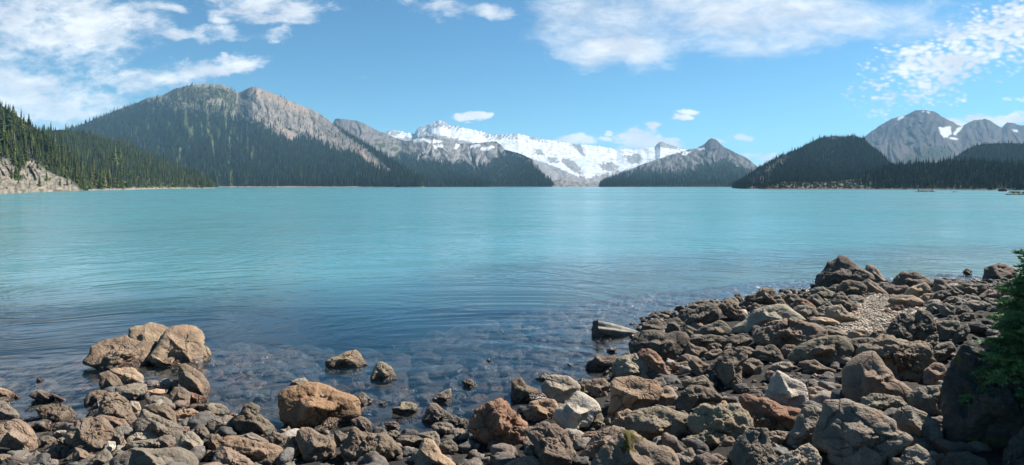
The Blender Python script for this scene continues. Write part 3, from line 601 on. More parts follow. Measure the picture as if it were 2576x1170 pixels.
3069,1077 3067,1047 3072,1033 3093,1015 3110,987 3124,985 3140,975 3147,965 3170,968 3182,980 3200,991 3212,1005 3238,1017 3259,1029 3270,1047 3249,1059 3203,1070 3156,1082 3110,1089 3075,1084|d|n|tallest dark peaked boulder standing at the lake edge beyond the gravel patch|the dark peaked boulder
3247,1017 3252,998 3263,996 3282,1003 3296,1019 3310,1042 3324,1059 3310,1070 3284,1066 3268,1045|b|n
3140,1089 3149,1075 3163,1059 3191,1055 3226,1061 3240,1073 3247,1084 3240,1101 3231,1115 3191,1115 3156,1110 3138,1101|b|r|round deeply creased brown rock in front of the dark peaked boulder|the creased brown rock
3233,1062 3259,1049 3282,1063 3305,1082 3326,1098 3331,1110 3308,1108 3273,1098 3254,1091|b|s
3268,1091 3277,1077 3296,1080 3319,1096 3317,1105 3282,1103|b|n
3296,1070 3310,1059 3329,1061 3336,1073 3324,1082 3305,1080|g|n
3107,1082 3124,1070 3140,1067 3148,1075 3138,1091 3121,1096|g|n
3042,1091 3058,1082 3086,1079 3105,1089 3121,1105 3124,1115 3098,1126 3068,1117 3049,1105|y|r
3350,1073 3357,1054 3370,1035 3387,1024 3408,1026 3431,1023 3454,1035 3478,1049 3494,1063 3478,1077 3436,1080 3389,1080|b|r|brown domed boulder at the lake edge right of the gravel patch|the brown domed boulder
3391,1108 3408,1084 3426,1075 3466,1061 3482,1075 3487,1091 3459,1103 3433,1117 3401,1112|t|s|smooth tan tilted slab in front of the brown domed boulder|the tilted tan slab
3319,1087 3333,1077 3366,1073 3401,1075 3408,1082 3389,1103 3354,1108 3326,1098|d|n
3334,1133 3343,1119 3377,1110 3417,1109 3447,1122 3459,1133 3447,1145 3401,1151 3366,1145|t|s|long flat tan rock lying on the right side of the gravel patch|the long flat tan rock
3343,1157 3354,1145 3384,1145 3391,1164 3366,1168 3347,1165|r|n
3308,1168 3326,1157 3343,1164 3354,1175 3324,1175|r|n
3119,1133 3142,1112 3170,1110 3184,1126 3212,1145 3210,1164 3198,1175 3168,1164 3133,1150|b|n|angular brown rock at the left edge of the gravel patch|the angular brown rock
3184,1126 3193,1117 3219,1117 3238,1122 3235,1138 3214,1140 3193,1136|g|s
3100,1182 3105,1154 3128,1150 3152,1147 3163,1159 3180,1175 3210,1189 3214,1199 3180,1203 3152,1210 3124,1203 3105,1196|y|r|stepped olive grey rock at the near left edge of the gravel patch|the stepped olive rock
3063,1161 3084,1147 3103,1154 3100,1182 3082,1187 3068,1180|g|n
3082,1140 3098,1129 3114,1136 3119,1147 3103,1154 3086,1150|g|r
3023,1124 3040,1110 3061,1103 3077,1117 3089,1131 3082,1143 3068,1154 3049,1147 3030,1136|g|s
2975,1145 2989,1124 3012,1122 3030,1131 3049,1145 3061,1161 3040,1164 3005,1152|r|n|narrow rust orange ridge rock behind a rounded grey boulder|the rust ridge rock
2972,1164 2991,1150 3021,1146 3047,1154 3063,1171 3068,1187 3044,1199 3012,1187 2989,1175|g|n
2937,1117 2956,1103 2982,1105 2998,1119 2982,1136 2965,1145 2949,1138|g|s
3007,1112 3019,1097 3037,1101 3037,1117 3021,1124|d|n
2924,1094 2930,1084 2970,1083 2998,1089 3000,1101 2970,1103 2933,1103|d|s|flat dark rock barely above the water left of the dark peaked boulder|the flat water rock
2998,1091 3016,1081 3033,1084 3026,1091 3005,1094|d|s
2800,1123 2810,1109 2840,1102 2861,1083 2891,1086 2910,1100 2928,1121 2947,1149 2952,1158 2919,1149 2884,1139 2837,1132|b|r|dark brown humped boulder at the water edge behind the long pale sloping one|the humped brown boulder
2754,1114 2758,1103 2777,1104 2786,1125 2779,1135 2763,1130|d|n
2775,1139 2803,1128 2826,1121 2847,1121 2863,1137 2884,1142 2891,1149 2849,1158 2814,1162 2784,1153|b|n
2810,1181 2817,1149 2830,1137 2849,1146 2856,1160 2830,1169|b|n
2707,1144 2723,1132 2744,1129 2765,1146 2782,1172 2800,1193 2779,1204 2744,1197 2719,1181 2707,1160|b|R|rugged tan brown rock with a pitted sunlit face near the water|the rugged pitted rock
2705,1130 2728,1123 2751,1114 2765,1125 2775,1146 2756,1153 2723,1142|g|s
2658,1137 2667,1125 2695,1130 2707,1144 2700,1162 2677,1158|g|s
2567,1162 2584,1146 2605,1132 2630,1126 2660,1128 2663,1144 2640,1162 2593,1172|g|s|smooth grey dome at the water edge above a dark hollowed boulder|the smooth grey dome
2549,1195 2560,1169 2584,1162 2607,1165 2619,1153 2651,1140 2679,1149 2695,1174 2686,1197 2658,1211 2640,1228 2593,1232 2558,1218|d|r|large dark hollowed boulder in front of the smooth grey dome|the hollowed dark boulder
2614,1244 2640,1225 2670,1216 2695,1204 2714,1211 2742,1242 2733,1260 2686,1265 2628,1263|d|n
2495,1249 2509,1211 2523,1197 2539,1193 2556,1207 2570,1214 2567,1235 2558,1253 2523,1253|d|s|smooth dark horn shaped rock by the water|the dark horn rock
2567,1235 2574,1221 2591,1228 2612,1239 2614,1265 2593,1270 2570,1258|d|r
2400,1251 2414,1221 2437,1204 2460,1197 2481,1214 2486,1230 2488,1249 2465,1253 2425,1256|d|n|dark arched rock at the water edge behind the broad dark boulder|the dark arched rock
2481,1218 2490,1208 2500,1218 2497,1235 2486,1235|b|n
2395,1197 2411,1188 2432,1186 2446,1172 2465,1168 2483,1181 2481,1188 2453,1195 2425,1200 2404,1200|d|n|low dark rock with a long tail lying in the water off the right hand rocks
2486,1200 2493,1196 2502,1199 2500,1202 2490,1202|d|n
2369,1291 2386,1265 2416,1246 2458,1242 2497,1253 2537,1249 2560,1253 2573,1270 2572,1288 2563,1312 2560,1330 2523,1349 2453,1358 2395,1351 2374,1323|d|n|broad dark round boulder at the corner of the right hand shore, dipping into water|the broad dark boulder
2579,1274 2612,1267 2640,1260 2667,1257 2698,1263 2719,1272 2705,1288 2686,1307 2640,1307 2605,1291|d|n
2705,1284 2728,1270 2756,1260 2779,1259 2803,1270 2819,1279 2791,1302 2756,1307 2723,1307|d|n
2572,1307 2584,1285 2607,1300 2640,1307 2649,1316 2635,1340 2593,1351 2570,1335|b|n
2646,1323 2660,1293 2681,1286 2695,1295 2693,1312 2663,1316|b|n
2637,1346 2646,1326 2670,1314 2698,1312 2707,1321 2686,1340 2658,1353|b|n
2709,1314 2728,1291 2742,1289 2744,1307 2730,1316|b|n
3498,1088 3508,1047 3536,1049 3566,1081 3556,1105 3522,1102|b|n|pointed brown rock at the lake edge right of the brown domed boulder|the pointed brown shore rock
3563,1091 3580,1077 3611,1098 3604,1115 3577,1119|d|n
3587,1077 3615,1062 3645,1067 3687,1066 3697,1084 3680,1105 3639,1112 3611,1102|b|s|pair shaped dark brown rock at the lake edge left of the far right boulder|the dark double rock
3695,1050 3697,1009 3721,998 3752,989 3790,1002 3817,1022 3810,1036 3776,1050 3721,1057|b|r|far brown block shaped boulder in the lake just above the fir branches|the far brown block
3610,1021 3625,1007 3645,1017 3642,1029 3625,1033|d|n|small dark round rock alone in the lake near the right edge
3647,1049 3656,1042 3670,1044 3666,1054 3652,1055|d|n|smallest dark stone in the lake near the right edge, below the round one
3673,1112 3707,1088 3749,1091 3762,1105 3735,1122 3694,1124|k|r
3615,1139 3645,1126 3687,1132 3714,1143 3680,1163 3639,1167|p|s|pale flat rock beside the tips of the fir branches|the pale flat rock
3584,1126 3625,1105 3666,1115 3673,1126 3625,1139 3591,1139|g|n
3491,1122 3515,1095 3542,1091 3563,1105 3542,1129 3508,1136|d|n
3450,1119 3467,1102 3498,1102 3501,1119 3474,1136|t|s
3470,1170 3481,1146 3505,1132 3522,1143 3529,1170 3494,1177|g|r
3525,1146 3549,1136 3577,1153 3577,1181 3542,1187 3525,1167|g|n
3570,1177 3591,1156 3618,1146 3642,1163 3625,1181|g|n
3536,1132 3556,1115 3584,1112 3580,1132 3549,1143|k|n
3591,1187 3618,1174 3652,1177 3652,1194 3611,1205|b|n
3536,1205 3560,1184 3587,1187 3591,1208 3563,1215|d|r
"""
# ------------------------------------------------------------------ boulders of the shore
RC = {'g': (.175, .158, .138), 'd': (.105, .092, .078), 'b': (.165, .126, .098), 'r': (.205, .105, .066), 't': (.30, .222, .158), 'p': (.285, .255, .215),
      'k': (.24, .178, .145), 'w': (.41, .39, .36), 'o': (.46, .33, .235), 'O': (.30, .172, .098), 'y': (.19, .170, .128)}
CW = {'g': 'grey', 'd': 'dark grey', 'b': 'brown', 'r': 'rusty red', 't': 'tan', 'p': 'pale grey', 'k': 'pinkish', 'w': 'whitish', 'o': 'peach coloured', 'O': 'orange brown', 'y': 'olive grey'}
def outline(poly):
    poly = np.asarray(poly, float); a, b = poly, np.roll(poly, -1, 0)
    cr = a[:, 0] * b[:, 1] - b[:, 0] * a[:, 1]; A = cr.sum()
    c = ((a + b) * cr[:, None]).sum(0) / (3 * A)
    th = np.linspace(-math.pi, math.pi, 361)[:-1]; R = np.zeros(360)
    for i, t in enumerate(th):
        d = np.array([math.cos(t), math.sin(t)]); best = 0
        for p, q in zip(a, b):
            e = q - p; den = d[0] * e[1] - d[1] * e[0]
            if abs(den) < 1e-9: continue
            w = p - c; tt = (w[0] * e[1] - w[1] * e[0]) / den; u = (w[0] * d[1] - w[1] * d[0]) / den
            if 0 <= u <= 1 and tt > best: best = tt
        R[i] = best
    R = np.where(R <= 0, np.median(R), R)
    k = np.array([1, 2, 3, 2, 1.]) / 9; R = sum(k[j] * np.roll(R, j - 2) for j in range(5))
    return c, R
ROCKS = []
def build_rock(idx, poly, colour, flag, flat_z=None, seat=None):
    r = np.random.default_rng(1000 + idx)
    poly = np.asarray(poly, float) / NS
    c, R = outline(poly); R = R * (1.0 if flag == 'm' else 1.12 if c[0] > 1500 else 1.09)
    x0, y0 = poly.min(0); x1, y1 = poly.max(0); w, h = x1 - x0, y1 - y0
    yb = y1 - .05 * h
    xb = poly[poly[:, 1] > y1 - .3 * h][:, 0].mean()
    P0 = seat if seat is not None else ray_ground(xb, yb)
    wet = seat is None and P0[2] < .02
    if wet:
        th_ = np.linspace(-math.pi, math.pi, 361)[:-1]; R = R * (1 + .35 * np.clip(np.sin(th_), 0, 1) ** 1.5)
    dep = P0[1]; size = math.sqrt(w * h)
    lean = math.radians(25 if flag == 'm' else 58 if idx < 5 else 40)
    wd = np.array([ray(c[0], c[1])[0], 1, 0]); wd /= np.linalg.norm(wd)
    npl = math.cos(lean) * wd - math.sin(lean) * np.array([0, 0, 1.])    # plane normal, facing away
    lvl = 6 if size > 62 else (5 if size > 22 else 4)
    V, Fc = ico(lvl); V = V.astype(np.float64)
    # facets
    rough = {'s': .38, 'n': .62, 'r': .95, 'R': 1.5, 'M': .7, 'm': 1.4}[flag]
    N = r.normal(size=(14 if flag != 's' else 9, 3)); N[:, 2] = np.abs(N[:, 2]) + .15; N /= np.linalg.norm(N, axis=1)[:, None]
    q = np.full(len(V), 1.0)
    if flag != 'R':
        # one broad top face and one broad front face meeting in an edge
        sx = r.choice([-1, 1]); K = [(r.uniform(-.1, .55), -r.uniform(.45, .85), r.uniform(.5, .8), r.uniform(.36, .48)), (-r.uniform(.1, .7), r.uniform(.15, .55), r.uniform(.6, .9), r.uniform(.40, .52))]
        if flag == 'r': K = K[:1]
        for kx, ky, kz, kh in K:
            a = np.array([kx, ky, kz]); a /= np.linalg.norm(a); q = np.minimum(q, kh / np.maximum(V @ a, 1e-3))
    for a in N:
        hh = r.uniform(.42, .78); q = np.minimum(q, hh / np.maximum(V @ a, 1e-3))
    s = V[:, 2]; q = 1 - (1 - q) * sstep(.05, .55, np.abs(s))
    off = r.uniform(0, 200, 3)
    met = size / F * dep
    nlow = fbm(V * 1.35 + off, 3)
    disp = 1 + max(rough, .6) * .085 * nlow * (.35 + .65 * sstep(.0, .45, np.abs(s)))
    D = V * (q * disp)[:, None]
    rho = np.hypot(D[:, 0], D[:, 1]); th = np.arctan2(D[:, 1], D[:, 0])
    rr = np.interp(th, np.linspace(-math.pi, math.pi, 361), np.append(R, R[0]))
    px = c[0] + np.cos(th) * rho * rr; py = c[1] + np.sin(th) * rho * rr
    ray_d = np.stack([(px - CX) / F, np.ones(len(px)), -(py - HY) / F], 1)
    O = np.array([0, 0, H]); t = ((P0 - O) @ npl) / (ray_d @ npl)
    Q = O + ray_d * t[:, None]
    Df = .78 * met * r.uniform(.85, 1.1); Db = .62 * met
    ln = ray_d / np.linalg.norm(ray_d, axis=1)[:, None]
    ss = D[:, 2]
    Q = Q - ln * (np.where(ss > 0, ss * Df, ss * Db))[:, None]
    # surface relief along the true normals, in the rock's own scale
    def nrm(Q):
        fn = np.cross(Q[Fc[:, 1]] - Q[Fc[:, 0]], Q[Fc[:, 2]] - Q[Fc[:, 0]])
        n = np.stack([sum(np.bincount(Fc[:, j], fn[:, k], len(Q)) for j in range(3)) for k in range(3)], 1)
        n /= np.maximum(np.linalg.norm(n, axis=1), 1e-12)[:, None]
        return n if ((n * (Q - Q.mean(0))).sum(1) > 0).mean() > .5 else -n
    n0 = nrm(Q); G = (Q - P0) / met
    nmid = ridged(G * 1.9 + off + 31, 3); crease = np.abs(fbm(G * np.array([1.5, 1.5, 2.4]) + off + 77, 2))
    bd = r.normal(size=3); bd[2] += 1.0; bd /= np.linalg.norm(bd); lay = (G @ bd) * r.uniform(3, 6.5) + .7 * fbm(G * 1.6 + off + 9, 3); fr_ = lay - np.floor(lay)
    d1 = rough * (.022 * nmid - .055 * np.exp(-(crease / .05) ** 2) * sstep(-.1, .3, fbm(G * .9 + off + 5, 1)) - .030 * r.uniform(.2, 1) * sstep(.0, .2, fr_) * (1 - fr_))
    Q = Q + n0 * (met * d1)[:, None]; n1 = nrm(Q); G = (Q - P0) / met
    d2 = rough * (.017 * fbm(G * 6.5 + off, 4, .6) + (.006 * fbm(G * 24 + off, 2) if lvl == 6 else 0))
    if flag in 'Rr': d2 = d2 - rough * .016 * sstep(.25, .6, fbm(G * 4.5 + off + 200, 2))
    Q = Q + n1 * (met * d2)[:, None]
    org = np.array([P0[0], P0[1] + .3 * met, P0[2]])
    me = mesh("boulder", Q - org, Fc[:, ::-1], True, mats=[M_ROCK])
    o = obj("boulder", me); o.location = org
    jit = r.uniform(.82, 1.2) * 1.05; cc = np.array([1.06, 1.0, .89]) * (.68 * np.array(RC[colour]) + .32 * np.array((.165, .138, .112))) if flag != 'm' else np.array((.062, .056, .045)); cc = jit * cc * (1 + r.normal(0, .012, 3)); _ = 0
    o.color = (*cc, 1)
    info = dict(o=o, c=c, w=w, h=h, size=size, col=colour, flag=flag, dep=dep, met=met, Q=Q, D=D, F=Fc)
    ROCKS.append(info); return info
def parse_rocks():
    for i, line in enumerate(ROCK_TABLE.strip().split('\n')):
        f = line.split('|'); pts = [tuple(map(float, p.split(','))) for p in f[0].split(' ')]
        seat = None
        if len(f) > 3 and 'lying on top of the large orange' in f[3]:
            seat = 'top'
        info = build_rock(i, pts, f[1], f[2], seat=None if seat is None else RAISE(pts))
        info['label'] = f[3] if len(f) > 3 else None; info['lm'] = f[4] if len(f) > 4 else None
def RAISE(pts):
    # seat a stone on the camera facing top of the large orange boulder
    q = np.array(pts).mean(0) / NS; b = ROCKS[-2] if len(ROCKS) > 1 else ROCKS[-1]
    b = next(k for k in ROCKS if k['col'] == 'O')
    d = ray(q[0], q[1]); Q = b['Q']; u = (Q[:, 0] / Q[:, 1] - d[0]) ** 2 + ((Q[:, 2] - H) / Q[:, 1] - d[2]) ** 2
    k = np.argsort(u)[:40]; return Q[k[np.argmin(Q[k, 1])]] - d * .0
parse_rocks()
def auto_labels():
    lms = [k for k in ROCKS if k['lm']]; used = {k['label'] for k in ROCKS if k['label']}
    def shape(k):
        a = k['w'] / k['h']
        s = 'long flat' if a > 2.6 else 'low' if a > 1.75 else 'upright' if a < .8 else 'blocky' if k['flag'] == 'n' else 'smooth' if k['flag'] == 's' else 'rough'
        return s
    def sz(k): m = k['met']; return 'large' if m > .75 else 'small' if m < .3 else 'mid sized'
    for k in ROCKS:
        if k['label']: continue
        cand = sorted(lms, key=lambda l: math.hypot((l['c'][0] - k['c'][0]), 1.3 * (l['c'][1] - k['c'][1])) - .25 * (l['size']))
        done = False
        for l in cand[:6]:
            dx, dy = k['c'][0] - l['c'][0], k['c'][1] - l['c'][1]
            hz = 'left of' if dx < 0 else 'right of'
            if abs(dx) > 2.2 * abs(dy): rel = 'just ' + hz
            elif abs(dy) > 2.2 * abs(dx): rel = 'just behind' if dy < 0 else 'just in front of'
            else: rel = ('behind and ' if dy < 0 else 'in front and ') + hz
            t = f"{sz(k)} {shape(k)} {CW[k['col']]} rock {rel} {l['lm']}"
            if len(t.split()) <= 16 and t not in used:
                k['label'] = t; used.add(t); done = True; break
        if not done: k['label'] = t
    for k in ROCKS:
        k['o']['label'] = k['label']; k['o']['category'] = 'boulder' if k['met'] > .35 else 'rock'; k['o']['group'] = 'boulders and rocks of the lake shore'
        if k['met'] <= .35:
            k['o'].name = 'rock'; k['o'].data.name = 'rock'
auto_labels()
# moss cushions growing on boulders: parts of their boulder
def moss(info, spots, thick=.003, mat=None, name='moss_patch'):
    Q, Fc = info['Q'], info['F']; o = info['o']; px = CX + Q[:, 0] / Q[:, 1] * F; py = HY - (Q[:, 2] - H) / Q[:, 1] * F
    fr = info['D'][:, 2] > .05; n = fbm(Q * 9, 3)
    sel = np.zeros(len(Q), bool)
    for x, y, rx, ry in spots: sel |= (((px - x) / rx) ** 2 + ((py - y) / ry) ** 2 + n * 1.5 + fbm(Q * 28, 2) * .8 < .8) & fr
    fs = Fc[sel[Fc].all(1)][:, ::-1]
    if len(fs) == 0: return
    lab = {int(i): int(i) for i in np.unique(fs)}
    def root(i):
        while lab[i] != i: lab[i] = lab[lab[i]]; i = lab[i]
        return i
    for a, b, c in fs.tolist():
        ra = root(a); lab[root(b)] = ra; lab[root(c)] = ra
    rt = np.array([root(int(a)) for a in fs[:, 0]]); u, n_ = np.unique(rt, return_counts=True); fs = fs[rt == u[np.argmax(n_)]]
    ids, inv = np.unique(fs, return_inverse=True)
    cen = Q.mean(0); dirs = Q[ids] - cen; dirs /= np.linalg.norm(dirs, axis=1)[:, None]
    v = Q[ids] + dirs * (thick * (.55 + .8 * np.abs(n[ids])))[:, None]
    p = obj(name, mesh(name, v - np.array(o.location), inv.reshape(-1, 3), True, mats=[mat or M_MOSS]), o)
def moss_all(info, spots):
    for s in spots: moss(info, [s])
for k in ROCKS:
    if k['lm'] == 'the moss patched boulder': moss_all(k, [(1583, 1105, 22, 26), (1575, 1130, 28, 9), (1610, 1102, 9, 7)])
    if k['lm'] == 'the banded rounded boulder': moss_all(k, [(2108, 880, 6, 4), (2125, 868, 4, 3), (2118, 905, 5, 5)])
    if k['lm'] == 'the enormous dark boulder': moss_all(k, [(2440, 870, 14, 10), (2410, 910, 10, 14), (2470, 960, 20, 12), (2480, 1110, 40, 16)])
# ------------------------------------------------------------------ mountains
HILLS = {}; ALB = .68
FLOOR = np.array([.020, .030, .019]); ROCKG = np.array([.30, .285, .265]); SNOW = np.array([.86, .885, .91])
def pinterp(pts, x):
    pts = np.asarray(pts, float); return np.interp(x, pts[:, 0], pts[:, 1])
def mountain(name, ridge, Yb, Yr, nx, nt, colour, gam=1.0, amp=.10, gul=26.0, jag=1.5, seed=0, lower=0.0, back=True):
    x0, x1 = ridge[0][0], ridge[-1][0]; xs = np.linspace(x0, x1, nx); t = np.linspace(0, 1, nt)
    one = np.zeros(nx)
    yr = pinterp(ridge, xs) + lower; jg = jag * fbm(np.c_[xs / 9.0, one + seed, one], 4)
    yb_ = pinterp(Yb, xs) if isinstance(Yb, list) else np.full(nx, float(Yb))
    yr_ = pinterp(Yr, xs) if isinstance(Yr, list) else np.full(nx, float(Yr))
    sb = -(H + .6) / yb_; sr = np.maximum(-(yr - HY) / F, sb)
    X, T = np.meshgrid(xs, t, indexing='ij')
    S = sb[:, None] + (sr - sb)[:, None] * T ** gam
    S = S - (jg / F * np.clip((sr - sb) * 60, 0, 1))[:, None] * T ** 9
    py = HY - S * F
    wp = fbm(np.c_[X.ravel() / 60, py.ravel() / 60, np.full(X.size, seed + 9.)], 2)
    n = ridged(np.c_[X.ravel() / gul + .8 * wp, py.ravel() / (gul * 2.2) + .5 * wp, np.full(X.size, seed * 3.7)], 5).reshape(X.shape)
    n2 = fbm(np.c_[X.ravel() / 9, py.ravel() / 9, np.full(X.size, seed + 50.)], 4).reshape(X.shape)
    win = np.sin(np.pi * np.clip(T, 0, 1)) ** .6
    L = (yr_ - yb_)[:, None]
    Y = yb_[:, None] + L * T + L * win * (amp * n * .5 + amp * .08 * n2)
    Xw = (X - CX) / F * Y; Z = H + S * Y
    col = colour(X, py, T, n, n2)
    Pw = np.stack([Xw, Y, Z], -1)
    rows, cr = [Pw], [col]
    foot = Pw[:, :1].copy(); foot[..., 2] = -4; foot[..., 1] -= 2
    rows.insert(0, foot); cr.insert(0, col[:, :1])
    if back:
        for a, zf in ((.12, .93), (.35, .70), (.7, .35), (1.1, -.05)):
            q = Pw[:, -1:].copy(); k = (q[..., 1] + L * a) / q[..., 1]; q[..., 0] *= k; q[..., 1] *= k; q[..., 2] = np.maximum(q[..., 2] * zf, -5)
            rows.append(q); cr.append(col[:, -1:])
    V = np.concatenate(rows, 1); C = np.concatenate(cr, 1) * ALB
    o = obj(name, mesh(name, V.reshape(-1, 3), grid_faces(nx, V.shape[1]), True, {'col': ('FLOAT_COLOR', C.reshape(-1, 3))}, [M_HILL]), kind='structure')
    HILLS[name + str(seed)] = (Pw, X, py, T, n, n2); return Pw, X, py
def mixc(a, b, f): return a + (b - a) * f[..., None]
def soft(X, py, poly, n, w=7.0, warp=6.0):
    # blurred polygon mask warped by noise
    acc = 0
    for dx, dy in ((0, 0), (w * .5, 0), (-w * .5, 0), (0, w * .5), (0, -w * .5)):
        acc = acc + inpoly(X + warp * n + dx, py + warp * n * .8 + dy, poly)
    return acc / 5.0
def shade(c, n, k=.25): return c * (1 + k * n)[..., None]
# --- snow covered massif with the glacier
G_ROCK = [[(960,325),(1045,322),(1052,340),(1010,338),(960,345)],[(1046,318),(1070,314),(1108,300),(1150,314),(1172,322),(1165,330),(1135,328),(1108,318),(1085,330),(1062,345),(1046,345)],
    [(1205,330),(1263,335),(1275,348),(1230,352),(1218,345)],[(1263,336),(1306,333),(1300,348),(1270,352)],[(1325,340),(1376,350),(1376,358),(1335,354)],[(1343,373),(1365,378),(1368,391),(1348,390)],
    [(1377,395),(1402,398),(1404,411),(1380,410)],[(1411,398),(1440,402),(1462,425),(1460,440),(1432,425),(1415,410)],[(1509,412),(1540,408),(1556,420),(1545,431),(1515,428)],[(1574,392),(1608,386),(1618,402),(1600,412),(1578,410)],
    [(1432,358),(1460,360),(1472,392),(1462,390),(1448,372)],[(1630,362),(1661,352),(1700,364),(1730,378),(1650,370)],
    [(1335,398),(1375,412),(1440,438),(1466,452),(1478,447),(1500,449),(1530,440),(1560,446),(1560,475),(1330,475)],[(1455,440),(1480,452),(1530,434),(1610,420),(1660,400),(1700,385),(1760,380),(1760,475),(1455,475)],
    [(980,350),(1100,338),(1160,352),(1200,362),(1260,372),(1320,392),(1340,402),(1340,475),(960,475)]]
def c_glacier(X, py, T, n, n2):
    rock = np.zeros(X.shape)
    n3 = n2 + .8 * fbm(np.c_[X.ravel() / 4, py.ravel() / 3, np.full(X.size, 7.)], 3).reshape(X.shape)
    stk = sstep(-.30, .12, fbm(np.c_[X.ravel() / 5 + py.ravel() / 9, py.ravel() / 11, np.full(X.size, 12.)], 3).reshape(X.shape))
    for k_, p in enumerate(G_ROCK): rock = np.maximum(rock, soft(X, py, p, n3, 4, 7) * (stk if k_ < 5 else 1))
    fine = fbm(np.c_[X.ravel() / 12, py.ravel() / 5, np.full(X.size, 3.)], 4).reshape(X.shape)
    rock = np.clip(rock * (1.15 + .5 * fine) + .35 * sstep(.55, .9, fine) * (py < 400), 0, 1)
    flow = fbm(np.c_[(X.ravel() + 1.2 * py.ravel()) / 26, (py.ravel() - .25 * X.ravel()) / 3.2, np.full(X.size, 8.)], 4).reshape(X.shape)
    snow = SNOW * (1 - .30 * sstep(.0, .75, fine)[..., None]) * (1 - .26 * sstep(-.05, .5, flow)[..., None]) * np.where((py > 395)[..., None], np.array([.90, .95, 1.0]), 1)
    rk = shade(np.array([.30, .29, .285]), fine, .35)
    return mixc(snow, rk, sstep(.3, .7, rock))
mountain("glacier_mountain", [(930,360),(969,332),(985,327),(1010,330),(1026,335),(1043,336),(1050,322),(1070,317),(1086,308),(1108,303),(1121,308),(1133,316),(1152,317),(1168,322),(1218,332),(1223,337),(1263,339),(1306,336),(1337,345),(1374,351),(1401,355),(1435,361),(1457,363),(1509,368),(1540,374),(1549,379),(1570,374),(1601,377),(1632,370),(1648,369),(1661,355),(1676,361),(1693,366),(1721,374),(1760,385),(1830,430)],
    1850, 4300, 560, 130, c_glacier, 1.0, .03, 60, 2.2, 1)
# --- high peaks on the right
R_SNOW = [[(2362,322),(2392,318),(2394,338),(2376,348),(2366,338)],[(2398,335),(2412,318),(2424,317),(2412,332),(2400,341)],[(2388,345),(2410,348),(2408,352),(2390,350)],[(2256,298),(2279,288),(2272,297),(2260,304)],[(2545,324),(2560,327),(2562,333),(2548,330)],[(2320,278),(2326,280),(2325,283),(2320,282)],[(2330,280),(2338,281),(2336,284),(2331,283)]]
def c_peaks(X, py, T, n, n2):
    fine = (.9 * fbm(np.c_[X.ravel() / 11 + py.ravel() / 60, py.ravel() / 34, np.full(X.size, 9.)], 4).reshape(X.shape) + .4 * n2) * np.where(py > 350, .45, 1.0)
    c = mixc(np.array([.155, .135, .125]), np.array([.075, .073, .077]), sstep(-.1, .5, fine))
    tan = soft(X, py, [(2330,270),(2360,285),(2425,318),(2400,330),(2365,318),(2345,290)], n2, 12, 10)
    c = mixc(c, np.array([.20, .16, .135]), tan)
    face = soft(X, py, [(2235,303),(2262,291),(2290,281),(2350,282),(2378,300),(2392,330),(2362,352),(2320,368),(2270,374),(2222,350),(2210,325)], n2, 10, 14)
    c = mixc(c, np.array([.058, .057, .062]), face * np.clip(.55 + .9 * fine, 0, 1))  # shade on the peak's left side put into the rock colour
    scree = sstep(340, 375, py + 8 * n2); c = mixc(c, np.array([.145, .13, .122]), .8 * scree)
    green = np.maximum(soft(X, py, [(2275,395),(2330,372),(2370,362),(2400,385),(2420,402),(2260,410)], n2, 14, 14), sstep(392, 410, py + 10 * n2))
    c = mixc(c, np.array([.05, .065, .04]), np.clip(green * (.75 + .6 * fine), 0, 1))
    s = np.zeros(X.shape)
    for p in R_SNOW: s = np.maximum(s, soft(X, py, p, n2, 2.5, 2.5))
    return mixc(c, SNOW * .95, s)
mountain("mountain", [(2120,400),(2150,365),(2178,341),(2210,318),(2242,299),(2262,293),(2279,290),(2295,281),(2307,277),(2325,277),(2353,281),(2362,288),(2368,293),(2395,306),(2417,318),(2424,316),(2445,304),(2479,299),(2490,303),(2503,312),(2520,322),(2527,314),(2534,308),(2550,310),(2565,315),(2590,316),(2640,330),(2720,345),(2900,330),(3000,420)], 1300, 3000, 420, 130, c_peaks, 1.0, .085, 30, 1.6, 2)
# --- second ridge behind the big left mountain, falling to the lake
def c_second(X, py, T, n, n2):
    fine = fbm(np.c_[X.ravel() / 14, py.ravel() / 10, np.full(X.size, 19.)], 5).reshape(X.shape)
    bare = sstep(10, -10, py - pinterp([(830,330),(900,365),(960,392),(985,398),(1020,388),(1052,382),(1068,372),(1090,375)], X) + 9 * n2)
    c = mixc(np.array([.215, .20, .19]), np.array([.14, .122, .112]), sstep(-.2, .5, fine))
    grass = soft(X, py, [(955,345),(1000,352),(1062,385),(1050,398),(960,408),(930,375)], n2, 16, 16)
    c = mixc(c, np.array([.07, .085, .04]), grass * sstep(-.1, .3, fine))
    return mixc(np.broadcast_to(FLOOR, c.shape), c, bare)
mountain("mountain", [(780,330),(838,307),(843,298),(856,296.5),(880,300),(900,303),(922,312),(944,325),(972,336),(1010,351),(1029,354),(1061,373),(1108,396),(1155,420),(1203,446),(1240,469),(1256,474)], 1020, [(780,2700),(1000,2500),(1256,1300)], 320, 110, c_second, 1.0, .09, 50, 1.0, 3, 1.5)
